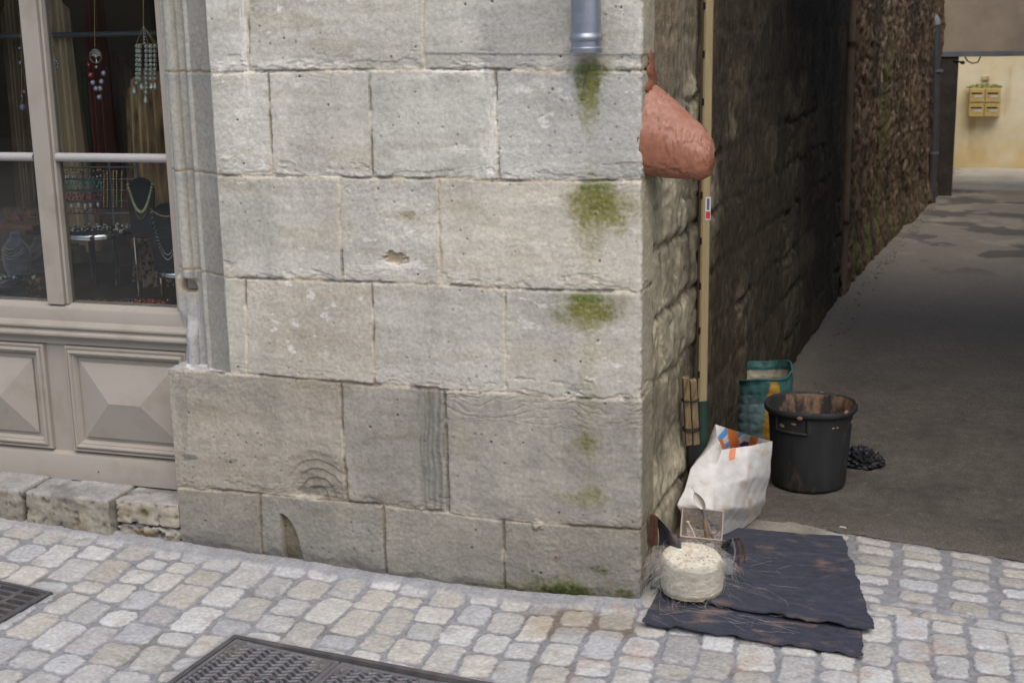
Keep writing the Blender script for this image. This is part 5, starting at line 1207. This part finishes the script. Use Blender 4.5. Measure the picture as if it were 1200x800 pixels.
wc = mixc(wc, np.array([.33, .37, .48]), sst(.02, -.06, X-.10+.25*(Z-.2))*.0)
px1, py1 = at(846, 527, 1, .86)[0], 0
orf = (np.abs(X-at(858.5, 533, 1, .70)[0]) < .011)*(VV < .10)*(Y < .77); wc = mixc(wc, np.array([.50, .15, .05]), orf*1.0)
wb = thing('white_bag', 'crumpled white woven plastic bag with orange and blue print inside its rim', 'bag', tuple(wb0))
M_WOV = mat('woven_plastic', (.4, .4, .4), attr=True, scale=25, bump=.0006, bscale=300, rough=.38, spec=.45)
np_grid('outer_skin', P, M_WOV, wc, None, wb, flip=True, loc=tuple(wb0))
Pi = P-nr*.004; Pi[:, 0, 2] += .0005
lc = np.ones(P.shape)*np.array([.55, .54, .53]); sdir = X*1.0
a0 = at(838, 497, 1, .86); a1_ = at(905, 517, 1, .80)
tt = (X-a0[0])/(a1_[0]-a0[0])
org_ = (np.abs(tt-.30-.25*VV) < .095) | (np.abs(tt-.70+.5*VV) < .07) | ((np.abs(tt+.02-.9*VV) < .05) & (VV > .12)); lc = mixc(lc, np.array([.55, .16, .045]), org_*1.0)
blu = (np.abs(tt-.10+1.3*(VV-.1)) < .05) | (np.abs(tt-.24+1.5*(VV-.14)) < .045); lc = mixc(lc, np.array([.08, .27, .55]), blu*(~org_)*1.0)
nav = (np.hypot((tt-.56)/.18, (VV-.20)/.13) < 1) & (np.hypot((tt-.60)/.10, (VV-.27)/.08) > 1) | (np.abs(tt-.84) < .03) & (VV > .06); lc = mixc(lc, np.array([.035, .03, .14]), nav*(~org_)*1.0)
front = Y < ((ringT[:, 1].min()+ringT[:, 1].max())/2-.06); lc = np.where(front[..., None], np.array([.5, .49, .47]), lc)
np_grid('printed_lining', Pi[:, :60], M_WOV, lc[:, :60], None, wb, loc=tuple(wb0))

# crumpled black plastic
import bmesh
def crumple(name, loc, s, seed, m, sub=5):
    bm = bmesh.new(); bmesh.ops.create_icosphere(bm, subdivisions=sub, radius=1)
    co = np.array([v.co for v in bm.verts]); n1 = np.abs(fbm(co[:, 0]*2+co[:, 2], co[:, 1]*2+co[:, 2]*1.3, seed, 4)); n2 = fbm(co[:, 0]*5+co[:, 2]*2, co[:, 1]*5-co[:, 2]*3, seed+1, 3)
    r = .72+.45*n1+.12*n2
    for v, k in zip(bm.verts, r): v.co = Vector((v.co.x*k*s[0], v.co.y*k*s[1], max(v.co.z*k*s[2], -.15*s[2])+.15*s[2]))
    me = bpy.data.meshes.new(name); bm.to_mesh(me); bm.free(); me.materials.append(m); o = link(name, me, None, loc); return o
tag(crumple('plastic_scrap', (.60, 1.72, .003), (.13, .09, .075), 841, mat('black_film', (.014, .015, .018), rough=.35, rough2=.6, bump=.004, bscale=20)), 'crumpled black plastic sheet lying behind the black bucket', 'rubbish')

# ------------------------------------------------------------------ folded dark mat
M_FELT = mat('dark_felt', (.046, .050, .072), (.031, .034, .048), scale=18, rough=.5, rough2=.78, spec=.45, bump=.0025, bscale=110, c=(.25, .16, .12), cscale=6, clo=.55, chi=.78, stretch=(1, 1.6, 1))
mt_ = thing('felt_mat', 'folded dark blue grey felt mat dusted with clay on the cobbles', 'mat', (.4, .25, 0))
def sheet(name, FL, FR, BR, BL, z, seed, curl=0.0, nu=150, nv=150, frontwave=.012, th=.006):
    U_, V_ = np.meshgrid(np.linspace(0, 1, nu), np.linspace(0, 1, nv), indexing='ij')
    FL, FR, BR, BL = [np.array(q, float) for q in (FL, FR, BR, BL)]
    P2 = (FL*(1-U_)[..., None]+FR*U_[..., None])*(1-V_)[..., None]+(BL*(1-U_)[..., None]+BR*U_[..., None])*V_[..., None]
    e = .006*fbm(U_*4, V_*0, seed, 4)*(1-V_)**3; P2[..., 1] += e*1.5+frontwave*np.sin(U_*PI)*(1-V_); P2[..., 0] += .012*fbm(V_*7, U_*0+3, seed+1, 4)*U_**3 + .004*fbm(V_*45, U_*0+3, seed+6, 3)*U_**12
    P2[..., 1] += .0022*fbm(U_*40, V_*0, seed+5, 3)*(1-V_)**9
    x, y = P2[..., 0], P2[..., 1]
    zz = z+.004*(fbm(x*3, y*3, seed+2, 3)+.5)+.0012*fbm(x*14, y*14, seed+3, 3)+.0055*np.exp(-(perlin(x*1.4+y*.8, y*1.9, seed+4)/.035)**2)+.0022*np.exp(-(perlin(x*5-y*2.6, y*6+x*3, seed+9)/.07)**2)
    zz += curl*((1-U_)**5*(1-V_)**2) + .010*np.exp(-((V_)/.05)**2)*sst(-.2, .4, fbm(U_*6, V_*0, seed+8, 2))
    Pt = np.stack([x, y, zz], -1); m = MB(); m.grid(Pt); Pb = Pt.copy(); Pb[..., 2] -= th; m.grid(Pb, flip=True)
    bd_ = [(i, 0) for i in range(nu)]+[(nu-1, j) for j in range(nv)]+[(i, nv-1) for i in range(nu-1, -1, -1)]+[(0, j) for j in range(nv-1, -1, -1)]
    E_ = np.stack([np.array([Pt[i, j] for i, j in bd_]), np.array([Pb[i, j] for i, j in bd_])], 1); m.grid(E_, flip=True)
    return m.build(name, M_FELT, mt_, angle=60)
sheet('lower_fold', (.045, -.185), (.742, -.222), (.70, .22), (.035, .45), .010, 851, .012)
sheet('upper_fold', (.055, .055), (.765, -.045), (.605, .755), (.075, .725), .024, 861, .02, frontwave=-.022)
# corner of the mat standing up against the wall
a_, b_, c_, d_ = [Vector(at(*q)) for q in ((768, 603, 0, .022), (797, 632, 0, .11), (795, 655, 0, .10), (770, 655, 0, .022))]
nu, nv = 24, 24; PP = np.zeros((nu, nv, 3))
for i in range(nu):
    for j in range(nv):
        u, v = i/(nu-1), j/(nv-1); p = (d_*(1-u)+c_*u)*(1-v)+(a_*(1-u)+b_*u)*v; p = p+Vector((.012*math.sin(v*PI)+.004*math.sin(u*5), .01*math.sin(u*4+v*3), 0)); PP[i, j] = p
PP[..., 2] = np.maximum(PP[..., 2], .02); m = MB(); m.grid(PP); QQ = PP.copy(); QQ[..., 0] -= .005; QQ[..., 1] += .004; m.grid(QQ, flip=True); m.build('raised_corner', M_FELT, mt_, angle=60)

# rusty hinge pin on the corner
hq = Vector(at(762.5, 621, 0, .012)); hg = thing('iron_strap', 'rusty iron strap with a pin on the corner of the stone wall above the mat', 'ironwork', hq)
MB().box(-.002, -.010, -.055, .012, .012, .055, .002, Matrix.Translation(hq)).build('strap', M_RUST, hg, smooth=False)
MB().tube([hq+Vector((.016, .0, -.05)), hq+Vector((.016, 0, .05))], .009, 10).build('pin', M_RUST, hg)

# pale fibre bundle
tc0 = np.array([.155, .098, .030]); FB = thing('fibre_bundle', 'round bundle of pale cream natural fibre with wispy loose strands on the mat', 'fibre', tuple(tc0))
nu, nv = 220, 120; TH, V = np.meshgrid(np.linspace(0, 2*PI, nu), np.linspace(0, 1, nv), indexing='ij')
R0 = .104; H0 = .122
sv = V*2.0
rad = np.where(sv < 1, R0*(.95+.05*sst(0, .15, sv)+.015*np.sin(sv*PI)), 0); zz = np.where(sv < 1, H0*sv, 0)
tt = np.clip(sv-1, 0, 1); rad = np.where(sv >= 1, R0*(1-tt)*np.where(tt < .08, 1, 1), rad); zz = np.where(sv >= 1, H0+.010*np.sin(np.clip(tt*2.2, 0, 1)*PI/2)-.006*sst(.5, 1, tt), zz)
zz = zz-.006*np.exp(-((sv-1)/.05)**2); rad = rad-.002*np.exp(-((sv-1)/.05)**2)
tilt = .012*np.cos(TH-2.4)*np.clip(sv, 0, 1)*rad/R0
x = rad*np.cos(TH); y = rad*np.sin(TH)
side_ = (sv < 1)
h = np.where(side_, .0010*perlin(TH*2.2+3*fbm(TH*1.2, sv*2, 871, 2), sv*26, 872)+.0025*fbm(np.cos(TH)*3, np.sin(TH)*3+sv*3, 873, 3), 0); x = x*(1+h/np.maximum(rad, .02)); y = y*(1+h/np.maximum(rad, .02))
zz = zz+np.where(side_, 0, .0035*fbm(x*38, y*38, 874, 4)+.0025*fbm(x*90, y*90, 875, 3)) + tilt
fc = np.ones(x.shape+(3,))*np.array([.55, .52, .425]); fc *= (1+np.where(side_, .035*perlin(TH*2+2, sv*34, 876)+.05*perlin(TH*5, sv*5, 877), .10*fbm(x*50, y*50, 878, 4)))[..., None]
fc = mixc(fc, np.array([.42, .34, .19]), np.where(side_, sst(.25, .0, sv)*.5+.3*sst(.1, .4, fbm(TH*2, sv*5, 879, 3)), .0))
f1, _, cid = worley(x*75, y*75, 880); sp_ = (1-sst(.13, .24, f1))*(cid > .80)*(~side_)*(rad < .098); fc = mixc(fc, np.array([.11, .055, .03]), sp_*.9)
fc = mixc(fc, np.array([.33, .21, .12]), (~side_)*sst(.25, .5, fbm(x*26+3, y*26, 881, 4))*.45)
np_grid('bound_bundle', np.stack([tc0[0]+x, tc0[1]+y, tc0[2]+zz], -1), mat('cream_fibre', (.4, .4, .4), attr=True, var=.06, scale=50, stretch=(1, 1, 5), bump=.0004, bscale=130, rough=.65, spec=.35), fc, None, FB, loc=tuple(tc0))
cu = bpy.data.curves.new('loose_strands', 'CURVE'); cu.dimensions = '3D'; cu.bevel_depth = .00024; cu.bevel_resolution = 0; cu.resolution_u = 1
rr = random.Random(17)
def strand(pts):
    s = cu.splines.new('POLY'); s.points.add(len(pts)-1)
    for p, q in zip(s.points, pts): p.co = (*(Vector(q)-Vector(tc0)), 1)
T0 = Vector(tc0)
for k in range(620):
    a = rr.uniform(0, 2*PI)
    if rr.random() < .45: a = rr.gauss(2.6, .7)
    kind = rr.random(); z0 = rr.choice([H0*.95, H0, H0*.8, H0*rr.random()])
    p0 = T0+Vector((R0*.97*math.cos(a), R0*.97*math.sin(a), z0)); n = 9; pts = []
    tang = Vector((-math.sin(a), math.cos(a), 0))*rr.choice((-1, 1)); out = Vector((math.cos(a), math.sin(a), 0))
    L_ = rr.uniform(.05, .17) if kind < .75 else rr.uniform(.10, .24); up = rr.uniform(-.2, .55); mixo = rr.uniform(.1, 1.1); curl = rr.uniform(-1.5, 1.5)
    if math.cos(a) > -.1: L_ *= .6
    if kind > .93 : mixo = 1.3; up = rr.uniform(-.4, .1)
    d_ = (tang*rr.uniform(.3, 1)+out*mixo+Vector((0, 0, up))).normalized(); p = Vector(p0)
    for i in range(n):
        pts.append(tuple(p)); d_ = (Matrix.Rotation(curl*.16, 3, 'Z') @ d_+Vector((0, 0, -.10 if kind < .85 else -.2))+Vector((rr.gauss(0, .07), rr.gauss(0, .07), rr.gauss(0, .07)))).normalized(); p = p+d_*L_/n
        p.z = max(p.z, .037 if p.y > .05 else .022)
        if p.x < .012: p.x = .012
    strand(pts)
for k in range(220):   # strands still wound round the drum, standing off it
    a0 = rr.uniform(0, 2*PI); z0 = rr.uniform(.2, 1.08)*H0; r = R0*rr.uniform(1.005, 1.10); sp = rr.uniform(.5, 1.6); pts = []
    for i in range(12): a = a0+sp*i/11; pts.append((T0.x+r*math.cos(a), T0.y+r*math.sin(a), T0.z+z0+.012*math.sin(i*.6+k)+.010*math.cos(a-2.4)))
    strand(pts)
for k in range(55):    # shed hairs lying on the mat
    x_, y_ = rr.uniform(.06, .5), rr.uniform(-.16, .45); a = rr.uniform(0, 2*PI) if rr.random() < .4 else rr.gauss(-.5, .3); L_ = rr.uniform(.06, .22); pts = []
    for i in range(8):
        pts.append((x_, y_, (.040 if y_ > .045 else .024)+rr.uniform(0, .004))); a += rr.gauss(0, .13); x_ += math.cos(a)*L_/8; y_ += math.sin(a)*L_/8
        x_ = max(x_, .03)
    strand(pts)
cu.materials.append(mat('pale_strand', (.48, .46, .42), rough=.45, spec=.5))
so = bpy.data.objects.new('loose_strands', cu); C.objects.link(so); so.parent = FB; so['kind'] = 'stuff'

# clear plastic box of tools
cFL, cFR, cBR, cBL = [Vector(at(*q)) for q in ((797.5, 628, 1, .37), (845.5, 633, 1, .37), (848, 599, 1, .50), (800, 594, 1, .50))]
cc_ = (cFL+cFR+cBR+cBL)/4; bxo = thing('plastic_box', 'dirty clear plastic box of modelling tools beside the white bag', 'box', (cc_.x, cc_.y, .035))
M_PLAS = bpy.data.materials.new('clear_plastic'); M_PLAS.use_nodes = True
nt = M_PLAS.node_tree; bs = nt.nodes['Principled BSDF']; bs.inputs['Base Color'].default_value = (.60, .56, .52, 1); bs.inputs['Roughness'].default_value = .25
tr = nt.nodes.new('ShaderNodeBsdfTransparent'); tr.inputs[0].default_value = (.92, .88, .84, 1); mx = nt.nodes.new('ShaderNodeMixShader'); nz = nt.nodes.new('ShaderNodeTexNoise'); nz.inputs['Scale'].default_value = 14; nz.inputs['Detail'].default_value = 7
rpn = nt.nodes.new('ShaderNodeMapRange'); rpn.inputs[1].default_value = .35; rpn.inputs[2].default_value = .7; rpn.inputs[3].default_value = .18; rpn.inputs[4].default_value = .6
nt.links.new(nz.outputs['Fac'], rpn.inputs[0]); nt.links.new(rpn.outputs[0], mx.inputs[0]); nt.links.new(tr.outputs[0], mx.inputs[1]); nt.links.new(bs.outputs[0], mx.inputs[2]); nt.links.new(mx.outputs[0], nt.nodes['Material Output'].inputs['Surface'])
rim4 = [cFL, cFR, cBR, cBL]; bn = (cBL-cFL).cross(cFR-cFL).normalized(); low4 = [cc_+(q-cc_)*.88+bn*.095 for q in rim4]
if low4[0].z > rim4[0].z: bn = -bn; low4 = [cc_+(q-cc_)*.88+bn*.095 for q in rim4]
m = MB()
for k in range(4): m.add([low4[k], low4[(k+1) % 4], rim4[(k+1) % 4], rim4[k]], [(0, 1, 2, 3)])
m.add(low4, [(3, 2, 1, 0)]); wl = m.build('box_wall', M_PLAS, bxo, smooth=False)
wl.modifiers.new('thick', 'SOLIDIFY').thickness = .0025
m = MB(); m.tube(rim4+[rim4[0]], .0038, 6, cap=False); m.build('rim', mat('dirty_rim', (.46, .38, .33), (.36, .27, .22), rough=.4), bxo, smooth=True)
p = (cFL+cFR)/2; m = MB(); m.box(-.013, -.002, -.040, .013, .001, -.008, 0, Matrix.Translation(p+Vector((.035, -.004, -.006)))); m.build('paper_label', mat('clay_paper', (.5, .47, .43), rough=.7), bxo, smooth=False)
def V3(px, py, y): return atY(px, py, y)
yT = cc_.y
# leaf trowel
tw = thing('trowel', 'leaf bladed metal trowel standing in the clear plastic box', 'tool', (cc_.x-.02, yT, .05))
m = MB(); a = cc_+bn*.07+Vector((.02, -.02, 0)); blade_b = V3(824, 596, yT+.03); blade_t = V3(811, 571, yT+.05); d_ = blade_t-blade_b; sd_ = Vector((1, .2, 0.25)).normalized()
nb = 14; P_ = np.zeros((nb, 5, 3))
for i in range(nb):
    u = i/(nb-1); w_ = .017*math.sin(min(1, u*1.15+.12)*PI)**.7 if u < .99 else .001
    for j in range(5): v = j/4-.5; P_[i, j] = blade_b+d_*u+sd_*(2*v*w_)+Vector((0, .004*(1-4*v*v), 0))
m.grid(P_); P2_ = P_.copy(); P2_[..., 1] += .0015; m.grid(P2_, flip=True); m.build('blade', mat('grey_blade', (.36, .34, .31), (.26, .24, .21), scale=30, rough=.45, metal=.5), tw)
m = MB(); m.tube([blade_b, blade_b+(a-blade_b)*.35], .004, 8); m.build('tang', M_STEEL, tw); m = MB(); m.tube([blade_b+(a-blade_b)*.35, a], [.009, .010], 10); m.build('handle', mat('tool_wood', (.26, .17, .09), (.18, .11, .06), scale=20, rough=.7), tw)
def stick(name, label, p0, p1, r, mt, extra=None):
    t = MB(); t.tube([p0, (p0+p1)/2+Vector((.002, 0, .002)), p1], r, 8)
    if extra: t.sphere(p1, extra, 8, 6, (1, 1, .5))
    tag(t.build(name, mt, None, origin=p0), label, 'tool', 'modelling tools in the plastic box')
stick('modelling_tool', 'dark metal modelling tool sloping across the plastic box', cc_+bn*.07+Vector((.045, -.03, 0)), V3(821, 594, yT+.06), .005, M_STEEL)
stick('modelling_tool', 'pale bone coloured modelling tool with a round end in the plastic box', cc_+bn*.07+Vector((-.02, -.04, 0)), V3(806, 611, yT-.02), .0042, mat('bone', (.55, .5, .42), rough=.5), .007)
m = MB(); cl_ = cc_+bn*.04+Vector((.02, 0, 0)); m.tube([cl_+Vector((.038*math.cos(t_), .03*math.sin(t_), .012+.01*math.sin(2*t_))) for t_ in np.linspace(0, 2*PI, 25)], .0022, 6, cap=False); m.tube([cl_+Vector((.038, 0, .012)), cl_+Vector((-.02, .05, .04))], .003, 6)
tag(m.build('wire_loop', M_STEEL), 'bent steel wire loop lying in the clear plastic box', 'tool', 'modelling tools in the plastic box')
# small tin
tn = atZ(852, 671, .034); t = thing('small_tin', 'small shiny grey tin standing between fibre bundle and mat edge', 'tin', tn)
MB().lathe([(.0001, 0), (.019, 0), (.0205, .003), (.0205, .040), (.0215, .043), (.0195, .044), (.0185, .040), (.0185, .006), (.0001, .006)], 28, Matrix.Translation(tn)).build('body', mat('tin_metal', (.55, .58, .62), (.42, .44, .48), scale=20, rough=.3, metal=.7), t)
MB().lathe([(.0001, .032), (.0183, .032)], 28, Matrix.Translation(tn)).build('contents', M_STEEL, t)
# hand fork
hf0 = atZ(848, 645, .048); hf = thing('hand_fork', 'small rusty three pronged hand fork with black handle on the mat', 'tool', hf0)
m = MB(); m.tube([hf0+Vector((-.005, -.05, .002)), hf0+Vector((0, .04, .004)), hf0+Vector((.008, .075, .008))], [.011, .012, .008], 10); m.build('handle', MATS['black_rubber'], hf)
for k, px in enumerate((859, 866, 873)):
    e = atZ(px, 662-abs(k-.5)*3, .034); b0 = hf0+Vector((.012, .08, .010)); m = MB(); m.tube([b0, b0+(e-b0)*.35+Vector((.006*k, .02, .03)), b0+(e-b0)*.75+Vector((.008, .01, .022)), e], [.0045, .004, .0038, .002], 7); m.build('prong', M_RUST if k else M_STEEL, hf)

# ================================================================== LIGHT, SKY, CAMERA
SUN_EL, SUN_AZ = math.radians(56), math.radians(152)     # azimuth clockwise from +Y
wd_ = bpy.data.worlds.new('World'); bpy.context.scene.world = wd_; wd_.use_nodes = True
nt = wd_.node_tree; bg = nt.nodes['Background']; sk = nt.nodes.new('ShaderNodeTexSky'); sk.sky_type = 'NISHITA'; sk.sun_disc = False
sk.sun_elevation = SUN_EL; sk.sun_rotation = SUN_AZ; sk.air_density = 1.0; sk.dust_density = 4.0; sk.ozone_density = 1.0
nt.links.new(sk.outputs[0], bg.inputs['Color']); bg.inputs['Strength'].default_value = .12
sd = bpy.data.lights.new('sun', 'SUN'); sd.energy = .9; sd.angle = math.radians(50); sd.color = (1, .97, .925)
so_ = bpy.data.objects.new('sun', sd); C.objects.link(so_)
dv = Vector((math.sin(SUN_AZ)*math.cos(SUN_EL), math.cos(SUN_AZ)*math.cos(SUN_EL), math.sin(SUN_EL)))
so_.rotation_euler = dv.to_track_quat('Z', 'Y').to_euler(); so_.location = (0, -5, 9)
cd = bpy.data.cameras.new('camera'); cam = bpy.data.objects.new('camera', cd); C.objects.link(cam)
cd.sensor_width = 36; cd.lens = 36*FOC/1200; cd.clip_end = 1000; cd.clip_start = .05
Mc = Matrix(((ROT[0][0], ROT[1][0], -ROT[2][0], CAM[0]), (ROT[0][1], ROT[1][1], -ROT[2][1], CAM[1]), (ROT[0][2], ROT[1][2], -ROT[2][2], CAM[2]), (0, 0, 0, 1)))
cam.matrix_world = Mc
cd.dof.use_dof = True; cd.dof.focus_distance = 4.75; cd.dof.aperture_fstop = 6.5
sc = bpy.context.scene; sc.camera = cam
sc.view_settings.view_transform = 'Standard'; sc.view_settings.look = 'None'; sc.view_settings.gamma = 1; sc.view_settings.exposure = 0.68
sc.cycles.use_denoising = True; sc.cycles.max_bounces = 8; sc.cycles.transparent_max_bounces = 16; sc.cycles.diffuse_bounces = 5
